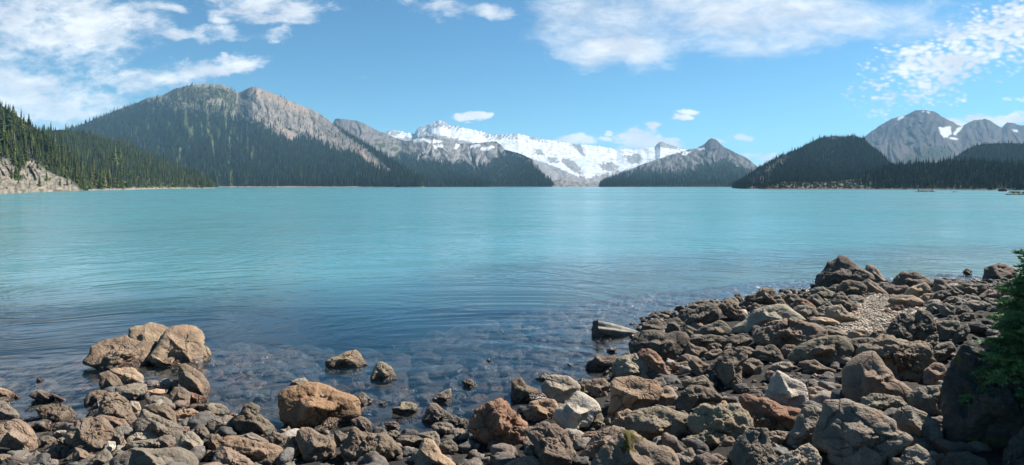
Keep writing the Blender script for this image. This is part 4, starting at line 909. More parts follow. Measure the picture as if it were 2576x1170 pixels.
# --- mid hill under the glacier
def c_mid(X, py, T, n, n2):
    fine = fbm(np.c_[X.ravel() / 12, py.ravel() / 8, np.full(X.size, 29.)], 5).reshape(X.shape)
    bare = sstep(8, -8, py - pinterp([(1000,400),(1100,402),(1130,412),(1160,402),(1200,420),(1235,408),(1262,385),(1290,388),(1330,405),(1360,432),(1380,455),(1395,470)], X) + 12 * n2)
    c = mixc(np.array([.275, .262, .25]), np.array([.14, .14, .138]), sstep(-.1, .45, fine))
    s = np.zeros(X.shape)
    for p in ([(1090,366),(1112,362),(1115,368),(1095,376)],[(1180,366),(1208,362),(1210,368),(1186,372)],[(1060,350),(1100,352),(1120,358),(1080,360)],[(1145,362),(1158,364),(1150,376),(1143,374)],[(1035,354),(1060,346),(1075,350),(1050,360)],[(1205,372),(1240,366),(1250,372),(1215,380)]): s = np.maximum(s, soft(X, py, p, n2, 3, 3))
    c = mixc(c, SNOW * .95, s)
    return mixc(np.broadcast_to(FLOOR * 1.1, c.shape), c, bare)
mountain("mountain", [(960,400),(1029,354),(1061,343),(1096,341),(1140,353),(1159,361),(1203,359),(1232,356),(1248,355),(1263,366),(1270,376),(1309,386),(1340,401),(1356,423),(1374,441),(1389,456),(1396,471)], 1150, [(960,2500),(1250,2300),(1396,1250)], 360, 110, c_mid, 1.0, .09, 36, 1.2, 4, .5)
# --- moraine flats at the head of the lake
def c_flat(X, py, T, n, n2):
    fine = fbm(np.c_[X.ravel() / 8, py.ravel() / 3, np.full(X.size, 39.)], 4).reshape(X.shape)
    return mixc(np.array([.27, .26, .25]), np.array([.10, .11, .09]), sstep(0, .4, fine))
mountain("moraine", [(1340,470),(1380,458),(1410,450),(1440,455),(1480,462),(1520,458),(1560,466)], 1160, 1700, 120, 24, c_flat, 1.0, .1, 14, 1.5, 5)
# --- horn shaped peak
def c_horn(X, py, T, n, n2):
    fine = fbm(np.c_[X.ravel() / 11, py.ravel() / 11, np.full(X.size, 49.)], 5).reshape(X.shape)
    bare = sstep(10, -12, py - pinterp([(1500,452),(1530,446),(1580,434),(1620,424),(1660,430),(1700,432),(1740,424),(1790,410),(1830,400),(1860,420),(1900,440)], X) + 14 * n2)
    c = mixc(np.array([.205, .195, .185]), np.array([.095, .095, .098]), sstep(-.25, .35, fine))
    dark = soft(X, py, [(1755,372),(1776,358),(1789,345),(1802,347),(1820,365),(1850,384),(1825,392),(1790,380)], n2, 6, 6)
    c = mixc(c, np.array([.095, .095, .098]), dark * .85)
    c = mixc(c, np.array([.055, .07, .05]), .75 * soft(X, py, [(1700,390),(1760,384),(1790,400),(1830,420),(1880,430),(1720,425),(1690,405)], n2, 14, 18) * sstep(-.2, .3, fine))
    c = mixc(c, SNOW * .95, np.maximum(soft(X, py, [(1752,374),(1772,372),(1774,376),(1758,379)], n2, 3, 2), soft(X, py, [(1718,382),(1738,380),(1726,391),(1714,390)], n2, 3, 3)))
    return mixc(np.broadcast_to(FLOOR * 1.1, c.shape), c, bare)
mountain("mountain", [(1505,471),(1518,454),(1545,441),(1570,432),(1592,424),(1611,414),(1640,405),(1663,398),(1690,388),(1712,383),(1730,376),(1752,373),(1766,365),(1776,359),(1783,350),(1789,347),(1801,350),(1808,357),(1816,365),(1828,373),(1841,379),(1872,394),(1888,404),(1902,416),(1925,436),(1950,470)], 1080, [(1505,1300),(1600,2200),(1790,2700),(1950,1800)], 380, 110, c_horn, 1.0, .10, 36, 1.2, 6, .5)
# --- big left mountain
BIG_LOW = [(150,320),(260,292),(315,268),(345,256),(372,248),(400,258),(440,268),(480,274),(540,284),(600,290),(640,306),(667,318),(700,340),(736,356),(760,340),(805,356),(845,378),(881,380),(920,410),(945,428),(1000,455),(1070,470)]
BIG_HI = [(150,100),(820,100),(838,312),(870,345),(915,372),(960,410),(1000,452),(1070,475)]
def big_bare(X, py, n2):
    a = sstep(9, -9, py - pinterp(BIG_LOW, X) + 15 * n2); b = sstep(-4, 6, pinterp(BIG_HI, X) * 0 + (py - pinterp([(150,0),(834,0),(840,312),(870,340),(915,368),(960,404),(1000,444),(1070,474)], X)) + 5 * n2)
    return a * b
def gully(x, y):
    return sstep(.24, .40, fbm(np.c_[x / 11, y / 60, np.full(len(x), 61.)], 3)) * ((x < 640) & (x > 330) & (y > 270))
PALE = [[(340,258),(372,243),(407,235),(432,226),(428,240),(395,250),(360,262)],[(482,208),(536,206),(583,220),(570,226),(520,218),(485,220)],[(520,252),(560,246),(575,268),(530,264)],[(445,262),(470,258),(478,270),(450,272)],[(590,228),(612,226),(615,270),(598,262)]]
def pale_patch(x, y, n):
    r = np.zeros(x.shape)
    for p in PALE: r = np.maximum(r, inpoly(x + 4 * n, y + 4 * n, p).astype(float))
    return r
def c_big(X, py, T, n, n2):
    a_, b_ = X.ravel() * .8 + py.ravel() * .6, py.ravel() * .8 - X.ravel() * .6
    fine = .75 * fbm(np.c_[a_ / 46, b_ / 7, np.full(X.size, 59.)], 5).reshape(X.shape) + .45 * fbm(np.c_[X.ravel() / 7, py.ravel() / 6, np.full(X.size, 58.)], 3).reshape(X.shape)
    bare = big_bare(X, py, n2)
    rock = mixc(np.array([.285, .25, .215]), np.array([.16, .155, .14]), sstep(-.25, .4, fine))
    tan = np.maximum(soft(X, py, [(600,228),(644,214),(742,257),(790,280),(760,290),(700,265),(650,240)], n2, 10, 10), np.maximum(soft(X, py, [(690,316),(736,330),(738,356),(715,345)], n2, 6, 6), soft(X, py, [(880,360),(905,372),(945,420),(930,418),(900,390)], n2, 6, 6)))
    rock = mixc(rock, np.array([.36, .285, .225]), tan * .8)
    gr = soft(X, py, [(440,225),(536,214),(580,225),(600,250),(600,285),(540,280),(450,262),(400,262)], n2, 12, 16)
    rock = mixc(rock, mixc(np.array([.145, .15, .065]), np.array([.036, .046, .026]), sstep(.22, .02, n2 + .6 * fine)), gr * .85)
    rock = mixc(rock, np.array([.27, .255, .185]), pale_patch(X, py, n2) * .85)
    # grassy avalanche gullies in the forest
    g = gully(X.ravel(), py.ravel()).reshape(X.shape)
    fl = mixc(np.broadcast_to(FLOOR, rock.shape), np.array([.12, .14, .06]), g)
    fl = mixc(fl, np.array([.34, .31, .26]), sstep(468.2, 469.6, py + 1.2 * n2))
    return mixc(fl, rock, bare)
mountain("mountain", [(150,335),(205,313),(252,293),(315,268),(347,257),(369,246),(407,239),(441,222),(482,212.5),(510,211),(536,210.5),(561,212),(583,223),(599,232),(612,228),(624,221),(635,217),(644,217),(657,223),(692,235.5),(742,258),(793,278),(837,308),(872,331),(919,360),(957,385),(982,401),(1023,432),(1055,457),(1070,472)], 920, [(150,1500),(340,1900),(540,2050),(800,2000),(1070,1000)], 560, 160, c_big, 1.0, .045, 60, .8, 7, 1.0)
# --- forested dome on the right
def c_dome(X, py, T, n, n2):
    fine = fbm(np.c_[X.ravel() / 10, py.ravel() / 9, np.full(X.size, 69.)], 5).reshape(X.shape)
    b = np.maximum(soft(X, py, [(1860,466),(1925,420),(1990,385),(1985,398),(1945,430),(1930,470),(1900,478)], n2, 8, 8) * .8, sstep(.55, .75, fine) * .4)
    b = np.maximum(b, soft(X, py, [(2080,344),(2150,338),(2160,345),(2090,352)], n2, 4, 4))
    return mixc(np.broadcast_to(FLOOR * .9, X.shape + (3,)), np.array([.19, .175, .16]), b)
DOME = [(1828,478),(1850,464),(1877,446),(1908,422),(1938,404),(1960,392),(1984,383),(2010,372),(2030,361),(2061,346),(2092,341),(2120,342),(2147,340),(2172,346),(2190,364),(2215,382),(2232,402),(2260,430),(2290,470)]
mountain("forested_hill", DOME, 470, [(1828,700),(2100,1050),(2290,800)], 300, 90, c_dome, 1.0, .10, 40, .8, 8, 2.0)
# --- forested hill at the right edge behind the wood
def c_fl(X, py, T, n, n2): return np.broadcast_to(FLOOR * .9, X.shape + (3,)).copy()
RHILL = [(2340,425),(2370,405),(2399,394),(2430,372),(2455,362),(2473,358),(2520,356),(2576,357),(2650,352),(2760,345),(2900,380),(2980,430)]
mountain("forested_hill", RHILL, 640, 950, 140, 40, c_fl, 1.0, .08, 30, .8, 9, 4)
# --- dark wooded shore and boulder spit on the right
def c_wood(X, py, T, n, n2):
    fine = fbm(np.c_[X.ravel() / 7, py.ravel() / 5, np.full(X.size, 79.)], 5).reshape(X.shape)
    b = np.maximum(sstep(.05, .3, fine) * (X < 2190) * .9, .6 * sstep(.28, .45, fine) * soft(X, py, [(2190,440),(2400,430),(2640,440),(2640,480),(2190,480)], n2, 8, 8) * .65)
    b = np.maximum(b, sstep(473.5, 475.5, py + n2) * .8)
    return mixc(np.broadcast_to(FLOOR * .8, X.shape + (3,)), np.array([.20, .185, .165]), b)
WOODR = [(1912,477),(1930,468),(1950,462),(1969,457),(2010,458),(2046,458),(2100,456),(2138,452),(2160,448),(2184,438),(2205,428),(2220,420),(2250,416),(2307,411),(2368,409),(2430,406),(2500,408),(2576,411),(2660,405),(2800,400),(2950,430)]
WOODB = [(1912,425),(2300,400),(2420,370),(2576,330),(2950,260)]
mountain("wooded_shore", WOODR, WOODB, [(1912,445),(2100,500),(2250,560),(2576,520),(2950,420)], 420, 60, c_wood, .85, .14, 14, .8, 10)
# --- left shore: forested point and the nearer slope with the rock cliff
def c_left(X, py, T, n, n2):
    fine = fbm(np.c_[X.ravel() / 9, py.ravel() / 8, np.full(X.size, 89.)], 5).reshape(X.shape)
    sh = sstep(-7, -1, py - pinterp([(0,489),(205,480),(315,478),(410,475),(542,473.6)], X) + 7 * n2 * (n2 > 0))
    c = mixc(np.broadcast_to(FLOOR * 1.25, X.shape + (3,)), np.array([.33, .29, .24]), sh)
    return mixc(c, np.array([.16, .15, .06]), sstep(.3, .5, fine) * sstep(.5, .1, T))
LB = [(-220,380),(104,324),(158,321),(202,327),(252,339),(300,351),(347,368),(410,397),(457,419),(504,438),(533,460),(545,473.5)]
LBY = [(-220,190),(0,215),(205,329),(315,384),(410,512),(542,606)]
mountain("forested_point", LB, LBY, [(-220,480),(200,700),(450,760),(545,640)], 320, 90, c_left, .9, .10, 40, .8, 11, 5)
CLIFF = [(-120,395),(10,398),(22,398),(45,432),(62,412),(80,398),(110,425),(140,442),(178,455),(212,482),(212,495),(-120,500)]
def c_near(X, py, T, n, n2):
    fine = fbm(np.c_[X.ravel() / 9, py.ravel() / 7, np.full(X.size, 99.)], 5).reshape(X.shape)
    cl = soft(X, py, CLIFF, n2, 8, 8)
    rk = mixc(np.array([.27, .235, .19]), np.array([.145, .14, .125]), sstep(-.35, .2, fine))
    rk = mixc(rk, np.array([.44, .345, .23]), sstep(.25, .5, n2) * .6)
    rk = mixc(rk, np.array([.10, .11, .05]), sstep(.42, .55, fine) * .7)
    return mixc(np.broadcast_to(FLOOR * 1.25, X.shape + (3,)), rk, cl)
LA = [(-380,120),(-150,195),(0,262),(19,276),(50,296),(88,322),(104,332),(135,352),(165,382),(190,415),(212,450),(226,479)]
LAY = [(-380,120),(0,200),(226,338)]
mountain("rocky_slope", LA, LAY, [(-380,300),(0,340),(226,365)], 300, 130, c_near, .85, .16, 30, 1.0, 12)
# ------------------------------------------------------------------ conifers
def conifer(nw, nb, seed, w=.15, droop=.05, core=True, gaps=0.0):
    r = np.random.default_rng(seed); V, Fq = [], []
    for i in range(nw):
        f = (i + .5) / nw; z = .10 + .88 * f; rad = w * (1 - f) ** .85 * r.uniform(.75, 1.15) + .012
        for b in range(nb):
            if r.random() < gaps: continue
            a = b * 6.2832 / nb + i * 1.9 + r.uniform(-.35, .35); L = rad * r.uniform(.7, 1.25); zz = z + r.uniform(-.02, .02)
            c, s = math.cos(a), math.sin(a); hw = L * .36; dr = L * .45 + droop * .3
            k = len(V)
            V += [(0, 0, zz + .028), (c * L * .6 - s * hw, s * L * .6 + c * hw, zz - dr * .55), (c * L, s * L, zz - dr), (c * L * .6 + s * hw, s * L * .6 - c * hw, zz - dr * .55)]
            Fq.append((k, k + 1, k + 2, k + 3))
    if core:
        k = len(V); ns = 6
        for j in range(ns):
            a = j * 6.2832 / ns; V += [(math.cos(a) * w * .5, math.sin(a) * w * .5, .08)]
        V.append((0, 0, 1.0)); tip = len(V) - 1
        for j in range(0, ns): Fq.append((k + j, k + (j + 1) % ns, tip, tip))
    return np.array(V, float), np.array(Fq)
def shrub_t(seed):
    r = np.random.default_rng(seed); V, Fq = [], []
    for i in range(40):
        d = r.normal(size=3); d[2] = abs(d[2]); d /= np.linalg.norm(d); p = d * r.uniform(.25, .5) * np.array([1, 1, 1.7])
        u = r.normal(size=3); u /= np.linalg.norm(u); v = np.cross(u, d); k = len(V)
        for a, b in ((-1, -1), (1, -1), (1, 1), (-1, 1)): V.append(p + .11 * (a * u + b * v))
        Fq.append((k, k + 1, k + 2, k + 3))
    return np.array(V), np.array(Fq)
def tri(Fq):   # quads (with repeated tips) to triangles
    t = []
    for q in Fq:
        t.append((q[0], q[1], q[2]))
        if q[3] != q[2]: t.append((q[0], q[2], q[3]))
    return np.array(t)
FAR_T = [(v, tri(f)) for v, f in [conifer(6, 6, s, .155) for s in range(4)]]
SNAG = conifer(5, 3, 77, .05, .02, True, .4); SNAG = (SNAG[0], tri(SNAG[1])); SHR = shrub_t(5); SHR = (SHR[0], tri(SHR[1]))
POOL = []     # (x,y,z,height,kind,colour,pxheight,zone)
def sample(key, n, dens, hgt, seed, zone, greens, snag=.02, shrub=None):
    Pw, X, py, T, nn, n2 = HILLS[key]; r = np.random.default_rng(seed); nx, nt = X.shape
    u = r.uniform(0, nx - 1.001, n); v = r.uniform(0, nt - 1.001, n); i = u.astype(int); j = v.astype(int); fu = (u - i)[:, None]; fv = (v - j)[:, None]
    P = (Pw[i, j] * (1 - fu) * (1 - fv) + Pw[i + 1, j] * fu * (1 - fv) + Pw[i, j + 1] * (1 - fu) * fv + Pw[i + 1, j + 1] * fu * fv)
    d = dens(X[i, j], py[i, j], n2[i, j], v / (nt - 1)); k = (r.random(n) < d) & (P[:, 2] > .3)
    P = P[k]; xx = X[i, j][k]; yy = py[i, j][k]; tt = (v / (nt - 1))[k]
    hh = hgt(xx, yy, tt) * np.exp(r.normal(0, .30, len(P))); g = np.array(greens)
    for q in range(len(P)):
        kind = 0; c = g[r.integers(len(g))] * r.uniform(.55, 1.35) * .8
        if r.random() < snag: kind = 1; c = np.array([.24, .225, .21]) * r.uniform(.6, 1.2)
        elif shrub is not None and r.random() < shrub(xx[q], yy[q], tt[q]): kind = 2; c = np.array([[.13, .15, .035], [.09, .12, .035], [.17, .15, .05]][r.integers(3)]) * r.uniform(.7, 1.2)
        h = hh[q] * (.85 if kind == 1 else .38 if kind == 2 else 1)
        POOL.append((P[q, 0], P[q, 1], P[q, 2] - .02 * h, h, kind, c, h / P[q, 1] * F, zone))
DG = [(.028, .046, .027), (.035, .054, .028), (.023, .039, .026), (.043, .058, .030)]
LG = [(.062, .085, .030), (.080, .100, .034), (.050, .074, .030), (.098, .105, .038)]
sample('rocky_slope12', 2900, lambda x, y, n, t: np.where(inpoly(x + 5 * n, y + 5 * n, CLIFF), .05, 1.0), lambda x, y, t: 4.4 + 0 * x, 1, 'slope', LG, .05, lambda x, y, t: .25 if y > 420 else .03)
sample('forested_point11', 4600, lambda x, y, n, t: np.where(t < .03, .15, 1.0) * np.where(x < 60, .4, 1), lambda x, y, t: 5.8 + 0 * x, 2, 'point', LG, .045, lambda x, y, t: .35 if t < .16 else .02)
sample('mountain7', 26000, lambda x, y, n, t: np.clip(1 - big_bare(x, y, n) * (.93 - .40 * (x < 600)), 0, 1) * np.where(t < .02, .3, 1) * (1 - .85 * gully(x, y)) * (1 - .85 * pale_patch(x, y, n)), lambda x, y, t: 10.8 - 2.2 * t, 3, 'big', DG, .035)
sample('mountain3', 10000, lambda x, y, n, t: sstep(-8, 8, y - pinterp([(830,330),(900,365),(960,392),(985,398),(1020,388),(1052,382),(1068,372),(1090,375)], x) + 9 * n) * .98 + .02, lambda x, y, t: 8.5 - 2 * t, 4, 'second', DG, .0)
sample('mountain4', 8500, lambda x, y, n, t: sstep(-8, 8, y - pinterp([(1000,400),(1100,402),(1130,412),(1160,402),(1200,420),(1235,408),(1262,385),(1290,388),(1330,405),(1360,432),(1380,455),(1395,470)], x) + 12 * n) * .97 + .03, lambda x, y, t: 7.5 - 1.5 * t, 5, 'mid', DG, .0)
sample('mountain6', 9000, lambda x, y, n, t: sstep(-10, 12, y - pinterp([(1500,452),(1530,446),(1580,434),(1620,424),(1660,430),(1700,432),(1740,424),(1790,410),(1830,400),(1860,420),(1900,440)], x) + 14 * n) * .95 + .04, lambda x, y, t: 7.0 - 1 * t, 6, 'horn', DG, .0)
sample('forested_hill8', 18000, lambda x, y, n, t: np.where(inpoly(x + 8 * n, y + 8 * n, [(1860,466),(1925,420),(1990,385),(1985,398),(1945,430),(1930,470),(1900,478)]), .35, 1.0), lambda x, y, t: 3.9 - .2 * t, 7, 'dome', [tuple(.95 * q for q in c) for c in DG], .008)
sample('forested_hill9', 5000, lambda x, y, n, t: 1 + 0 * x, lambda x, y, t: 4.6 + 0 * x, 8, 'rhill', [tuple(1.0 * q for q in c) for c in DG], .0)
sample('wooded_shore10', 8000, lambda x, y, n, t: np.where(x < 2190, .45 * sstep(.1, .5, t + .5 * n) + .06, sstep(-.5, .3, n + 2.2 * t) * .9), lambda x, y, t: np.where(x < 2150, 1.9, 4.1), 9, 'wood', [tuple(.9 * q for q in c) for c in DG], .02, lambda x, y, t: .2 if x < 2190 else .08)
sample('mountain2', 900, lambda x, y, n, t: (inpoly(x + 8 * n, y + 8 * n, [(2275,398),(2330,374),(2370,362),(2400,385),(2420,402),(2260,410)])) * .8, lambda x, y, t: 8.0 + 0 * x, 10, 'rpk', DG, .0)
# the trees that show largest become objects of their own
POOL.sort(key=lambda p: -p[6])
VIS = [p for p in POOL if abs(CX + p[0] / p[1] * F - CX) < 1300]
single = [p for p in VIS if p[4] == 0][:285]
sid = set(map(id, single))
rest = [p for p in POOL if id(p) not in sid]
def merged(items, name, label, cat):
    r = np.random.default_rng(2); VV, FF, CC, b = [], [], [], 0
    for p in items:
        v, f = FAR_T[r.integers(4)] if p[4] == 0 else SNAG if p[4] == 1 else SHR
        a = r.uniform(0, 6.28); c, s = math.cos(a), math.sin(a); h = p[3]; wd = h * r.uniform(.85, 1.25)
        q = np.empty(v.shape, np.float32); q[:, 0] = (v[:, 0] * c - v[:, 1] * s) * wd + p[0]; q[:, 1] = (v[:, 0] * s + v[:, 1] * c) * wd + p[1]; q[:, 2] = v[:, 2] * h + p[2]
        VV.append(q); FF.append(f + b); b += len(v); CC.append(np.broadcast_to(np.asarray(p[5]), v.shape) * np.linspace(.95, 1.05, len(v))[:, None])
    o = obj(name, mesh(name, np.concatenate(VV), np.concatenate(FF), False, {'col': ('FLOAT_COLOR', np.concatenate(CC))}, [M_FOREST]), kind='stuff', label=label, category=cat)
merged(rest, "conifer_forest", "dense dark green conifer forest covering the mountain slopes round the lake", "forest")
def foliage_mat(name, rgb):
    m, nt, b = new_mat(name); oi = nt.add('ShaderNodeObjectInfo'); P = nt.add('ShaderNodeNewGeometry').outputs['Position']
    c = nt.mix(nt.ramp(nt.noise(P, .9, 3), .35, .7), oi.outputs['Color'], nt.mix(1, oi.outputs['Color'], (1.7, 1.6, 1.3), 'MULTIPLY'))
    nt.l.new(c, b.inputs['Base Color']); b.inputs['Roughness'].default_value = .9; b.inputs['Specular IOR Level'].default_value = 0.0; return m
M_CROWN = foliage_mat("conifer_crown", None)
def trunk_mesh():
    V, Fq = [], []; ns = 7
    for z, rr in ((-.06, .018), (.12, .014), (.55, .007), (.97, .001)):
        for j in range(ns): V.append((math.cos(j * 6.2832 / ns) * rr, math.sin(j * 6.2832 / ns) * rr, z))
    for i in range(3):
        for j in range(ns): Fq.append((i * ns + j, i * ns + (j + 1) % ns, (i + 1) * ns + (j + 1) % ns, (i + 1) * ns + j))
    return mesh("trunk", V, Fq, True, mats=[M_BARK])
TRUNK = trunk_mesh(); CROWNS = []
for s in range(6):
    v, f = conifer(15, 8, 40 + s, .15 + .02 * s, .05, True, .15); CROWNS.append(mesh("crown", v, tri(f), False, mats=[M_CROWN]))
LAB = {'slope': "green conifer standing in the forest on the nearest left hillside above the rock cliff", 'point': "green conifer standing in the forest of the long left point by the lake", 'wood': "dark conifer standing in the shaded wood along the right shore", 'big': "dark conifer on the lower slope of the big left mountain"}
GRP = {'slope': "conifers on the nearest left hillside", 'point': "conifers on the left point", 'wood': "conifers of the right shore wood", 'big': "conifers at the foot of the big left mountain"}
rr_ = random.Random(5)
ISLET = [(2311, 478.5, 1.7), (2316, 480, .9), (2322, 480, 1.1), (2328, 480, 1.3), (2333, 480, .9), (2339, 480, 1.2), (2346, 480, 1.5), (2319, 480, .8), (2336, 480, 1.0), (2343, 480, 1.0)]
for x, y, h in ISLET:
    Yd = H * F / (482.5 - HY); single.append(((x - CX) / F * Yd, Yd, .15, h, 0, np.array(DG[0]), 0, 'islet'))
LAB['islet'] = "tiny conifer growing on the low wooded islet near the right shore"; GRP['islet'] = "tiny conifers on the islet"
for k, p in enumerate(single):
    t = bpy.data.objects.new("conifer", None); COL.objects.link(t); t.location = (p[0], p[1], p[2]); t.rotation_euler = (0, 0, rr_.uniform(0, 6.28))
    w = p[3] * rr_.uniform(.85, 1.25); t.scale = (w, w, p[3]); t['category'] = "conifer"; z = p[7] if p[7] in LAB else 'big'
    t['label'] = LAB[z]; t['group'] = GRP[z]
    a = obj("trunk", TRUNK, t); c = obj("crown", CROWNS[k % 6], t); c.color = (*p[5], 1)
# ------------------------------------------------------------------ islets and stones far out on the right
def islet(name, x0, x1, y, hgt, depth, label, cat, seed, col):
    Yd = H * F / (y - HY); v, f = ico(5); r = (x1 - x0) / 2 / F * Yd; n = fbm(v * 2.5 + seed, 4)
    q = v * (1 + .35 * n)[:, None] * np.array([r, depth, hgt]) + np.array([0, 0, .02])
    o = obj(name, mesh(name, q, f, True, mats=[M_ROCK]), label=label, category=cat); o.location = (((x0 + x1) / 2 - CX) / F * Yd, Yd, 0); o.color = (*col, 1); return o
islet("islet", 2305, 2352, 482.5, .45, 1.4, "long low wooded islet in the lake off the dark right shore", "islet", 3, (.10, .10, .07))
islet("rock", 2396, 2408, 483.5, .25, .8, "thin dark rock just above the water right of the wooded islet", "rock", 5, (.10, .09, .08))
islet("rock", 2513, 2530, 481.5, 1.5, 1.2, "dark stump shaped rock in the water near the right edge far out", "rock", 8, (.08, .07, .065))
is2 = islet("islet", 2528, 2600, 490, .45, 1.2, "small rocky islet with yellow green bushes at the right edge of the lake", "islet", 11, (.22, .19, .14))
islet("rock", 2538, 2562, 484.5, .5, .8, "small flat dark rock behind the bushy islet", "rock", 13, (.10, .09, .08))
for x, s in ((2550, .62), (2562, .8), (2574, .7)):
    v, f = SHR; Yd = H * F / (490 - HY)
    b = obj("shrub", mesh("shrub", v * s * 1.5, f, False, mats=[M_CROWN]), label={2550: "smallest yellow green bush at the left end of the bushy islet", 2562: "tallest yellow green bush in the middle of the bushy islet", 2574: "yellow green bush at the frame edge on the bushy islet"}[x], category="bush"); b.location = ((x - CX) / F * Yd, Yd, .25); b.color = (.16, .17, .035, 1)
# ------------------------------------------------------------------ young fir at the right edge
def fir_mesh(h, rad, seed, nbr, needle=.034, zmin=.06, step=.034):
    r = np.random.default_rng(seed); NV, WV, WF = [], [], []
    def limb(a, b, ra, rb):
        d = b - a; L = np.linalg.norm(d)
        if L < 1e-5: return
        d = d / L; u = np.cross(d, [0, 0, 1.]); u /= max(np.linalg.norm(u), 1e-6); v = np.cross(d, u); k = len(WV)
        for p, q in ((a, ra), (b, rb)):
            for j in range(4): WV.append(p + q * (math.cos(j * 1.5708) * u + math.sin(j * 1.5708) * v))
        for j in range(4): WF.append((k + j, k + (j + 1) % 4, k + 4 + (j + 1) % 4, k + 4 + j))
    def needles(a, b, n):
        t = r.random(n)[:, None]; p = a + (b - a) * t; d = (b - a) / max(np.linalg.norm(b - a), 1e-6)
        o = r.normal(size=(n, 3)); o[:, 2] = np.abs(o[:, 2]) * .8; o -= (o @ d)[:, None] * d; o /= np.linalg.norm(o, axis=1)[:, None]
        dirn = o * .85 + d * .65; dirn /= np.linalg.norm(dirn, axis=1)[:, None]; L = needle * r.uniform(.7, 1.2, (n, 1))
        s = np.cross(dirn, r.normal(size=(n, 3))); s /= np.linalg.norm(s, axis=1)[:, None]; s = s * L * .15
        NV.append(np.stack([p - s, p + s, p + dirn * L], 1))
    for i in range(nbr):
        f = zmin + (1 - zmin) * ((i + r.random()) / nbr); z = f * h; L = rad * (1 - f) ** .72 * r.uniform(.75, 1.12) + .08; az = i * 2.39996 + r.uniform(-.3, .3)
        el = r.uniform(-.7, .9); c, s = math.cos(az), math.sin(az); seg = 7; pts = []
        for q in range(seg + 1):
            t = q / seg; pts.append(np.array([c * L * t, s * L * t, z + L * (.25 * t - (.75 + .35 * el) * t * t + .38 * t ** 3) + L * .10 * (1 - f)]))
        for q in range(seg): limb(pts[q], pts[q + 1], .012 * (1 - q / seg) + .003, .012 * (1 - (q + 1) / seg) + .003)
        for q in range(1, int(L / step)):
            t = min(q * step / L, 1.0)
            if t < .15: continue
            k = min(int(t * seg), seg - 1); ft = t * seg - k; p = pts[k] * (1 - ft) + pts[k + 1] * ft; dd = pts[k + 1] - pts[k]; dd /= np.linalg.norm(dd)
            side = np.cross(dd, [0, 0, 1.]); side /= np.linalg.norm(side)
            for sg in (-1, 1):
                l = (L * .42 * (1 - t) + .06) * r.uniform(.75, 1.1); e = p + l * (dd * .72 + sg * side * .68 + np.array([0, 0, r.uniform(-.45, .22)]))
                limb(p, e, .0035, .002); needles(p, e, int(l / .0021))
        needles(pts[2], pts[-1], int(L / .003))
    return np.array(WV), np.array(WF), np.concatenate(NV)
def fir_needle_mat():
    m, nt, b = new_mat("fir_needles"); P = nt.add('ShaderNodeNewGeometry').outputs['Position']
    c = nt.mix(nt.ramp(nt.noise(P, 5, 3), .35, .7), (.065, .16, .058), (.18, .31, .105)); nt.l.new(c, b.inputs['Base Color']); b.inputs['Roughness'].default_value = .55; return m
M_NEEDLE = fir_needle_mat()
def fir(loc, h, rad, seed, nbr, label, step=.034, needle=.034, scale=1.0):
    t = bpy.data.objects.new("fir_tree", None); COL.objects.link(t); t.location = loc; t['label'] = label; t['category'] = "fir tree"; t.scale = (scale,) * 3
    W, WF, N = fir_mesh(h, rad, seed, nbr, needle, .24, step)
    V, Fq = [], []; ns = 10; lv = [(-.3, .06), (.1, .045), (h * .5, .028), (h * .97, .004)]
    for z, q in lv:
        for j in range(ns): V.append((math.cos(j * 6.2832 / ns) * q, math.sin(j * 6.2832 / ns) * q, z))
    for i in range(3):
        for j in range(ns): Fq.append((i * ns + j, i * ns + (j + 1) % ns, (i + 1) * ns + (j + 1) % ns, (i + 1) * ns + j))
    obj("trunk", mesh("trunk", V, Fq, True, mats=[M_BARK]), t)
    cr = obj("crown", mesh("crown", N.reshape(-1, 3), np.arange(len(N) * 3).reshape(-1, 3), False, mats=[M_NEEDLE]), t)
    obj("branches", mesh("branches", W, WF, True, mats=[M_BARK]), cr)
    return t
fz = float(zg(np.array([[4.78, 5.2]]))[0])
fir((4.78, 5.2, fz - .1), 2.80 - fz, .93, 3, 250, "young dark green fir with drooping branches at the right edge of the frame")
def big_tree(x, y, h, k, label):
    z = float(zg(np.array([[x, y]]))[0]); t = bpy.data.objects.new("conifer", None); COL.objects.link(t); t.location = (x, y, z - .1); t.scale = (h * 2.0, h * 2.0, h); t['label'] = label; t['category'] = "conifer"; t['group'] = "shore conifers outside the frame"
    obj("trunk", TRUNK, t); c = obj("crown", CROWNS[k], t); c.color = (.03, .045, .022, 1)
big_tree(7.0, 6.2, 3.6, 2, 'bushy conifer right of the frame shading the dark boulder')
big_tree(6.2, 5.0, 3.7, 3, 'taller conifer right of the frame beside the shore')
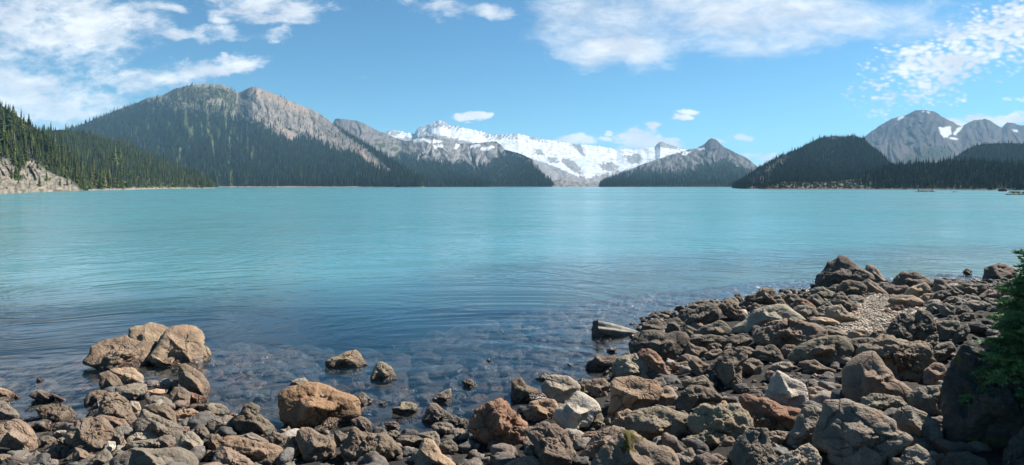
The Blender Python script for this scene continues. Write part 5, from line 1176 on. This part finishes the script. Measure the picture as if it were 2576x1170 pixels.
# ------------------------------------------------------------------ sawn driftwood log
def log():
    a = np.array(ray_ground(1498, 832)); Yd = H * F / (846 - HY); a = np.array([(1497 - CX) / F * (Yd + .1), Yd + .12, .13]); b = np.array([(1601 - CX) / F * (Yd + .35), Yd + .30, -.05])
    ax = b - a; L = np.linalg.norm(ax); ax /= L; u = np.cross(ax, [0, 0, 1.]); u /= np.linalg.norm(u); v = np.cross(u, ax); ns, nl = 40, 44; V = []
    for i in range(nl):
        t = i / (nl - 1)
        for j in range(ns):
            th = j * 6.2832 / ns; p3 = np.array([[math.cos(th) * 2, math.sin(th) * 2, t * 2.2]])
            R = .175 * (1 - .55 * t ** 1.2) * (1 + .05 * math.cos(5 * th + 2 * t)) * (1 + .30 * pnoise(p3 * np.array([1.6, 1.6, .5]))[0] + .14 * pnoise(p3 * np.array([4, 4, .7]))[0])
            e = 0 if t < .9 else .10 * pnoise(p3 * np.array([2.2, 2.2, 0]) + 5)[0]
            V.append(a + ax * (L * t + e) + R * (math.cos(th) * u + math.sin(th) * v))
    V.append(b); Fq = grid_faces(nl, ns).tolist()
    idx = np.arange(nl * ns).reshape(nl, ns)
    Fq += [(idx[i, -1], idx[i + 1, -1], idx[i + 1, 0], idx[i, 0]) for i in range(nl - 1)]
    Fq += [(idx[-1, j], len(V) - 1, len(V) - 1, idx[-1, (j + 1) % ns]) for j in range(0)]
    t = bpy.data.objects.new("log", None); COL.objects.link(t); t.location = a; t['label'] = "short grey sawn log floating in the lake off the right hand rocks"; t['category'] = "log"
    V = np.array(V) - a
    obj("bark", mesh("bark", V, np.array(Fq), True, mats=[M_WOOD]), t)
    ring = np.vstack([V[:ns] * .985, [[0, 0, 0]]]) - ax * .004; e = [(ns, (j + 1) % ns, j) for j in range(ns)]; obj("cut_end", mesh("cut_end", ring, np.array(e), False, mats=[M_CUT]), t)
    end = np.vstack([V[(nl - 1) * ns:nl * ns] * 1.0, [V[(nl - 1) * ns:nl * ns].mean(0) - ax * .06]]); obj("broken_end", mesh("broken_end", end, np.array([(ns, j, (j + 1) % ns) for j in range(ns)]), False, mats=[M_CUT]), t)
log()
# ------------------------------------------------------------------ render settings
SC.view_settings.view_transform = 'Standard'; SC.view_settings.look = 'None'; SC.view_settings.gamma = 1.0; SC.view_settings.exposure = 1.3
SC.render.engine = 'CYCLES'
cy = SC.cycles; cy.max_bounces = 6; cy.diffuse_bounces = 1; cy.glossy_bounces = 2; cy.transmission_bounces = 2; cy.volume_bounces = 0; cy.transparent_max_bounces = 8
cy.caustics_reflective = False; cy.caustics_refractive = False; cy.use_denoising = True; cy.sample_clamp_indirect = 4.0; cy.sample_clamp_direct = 6.0
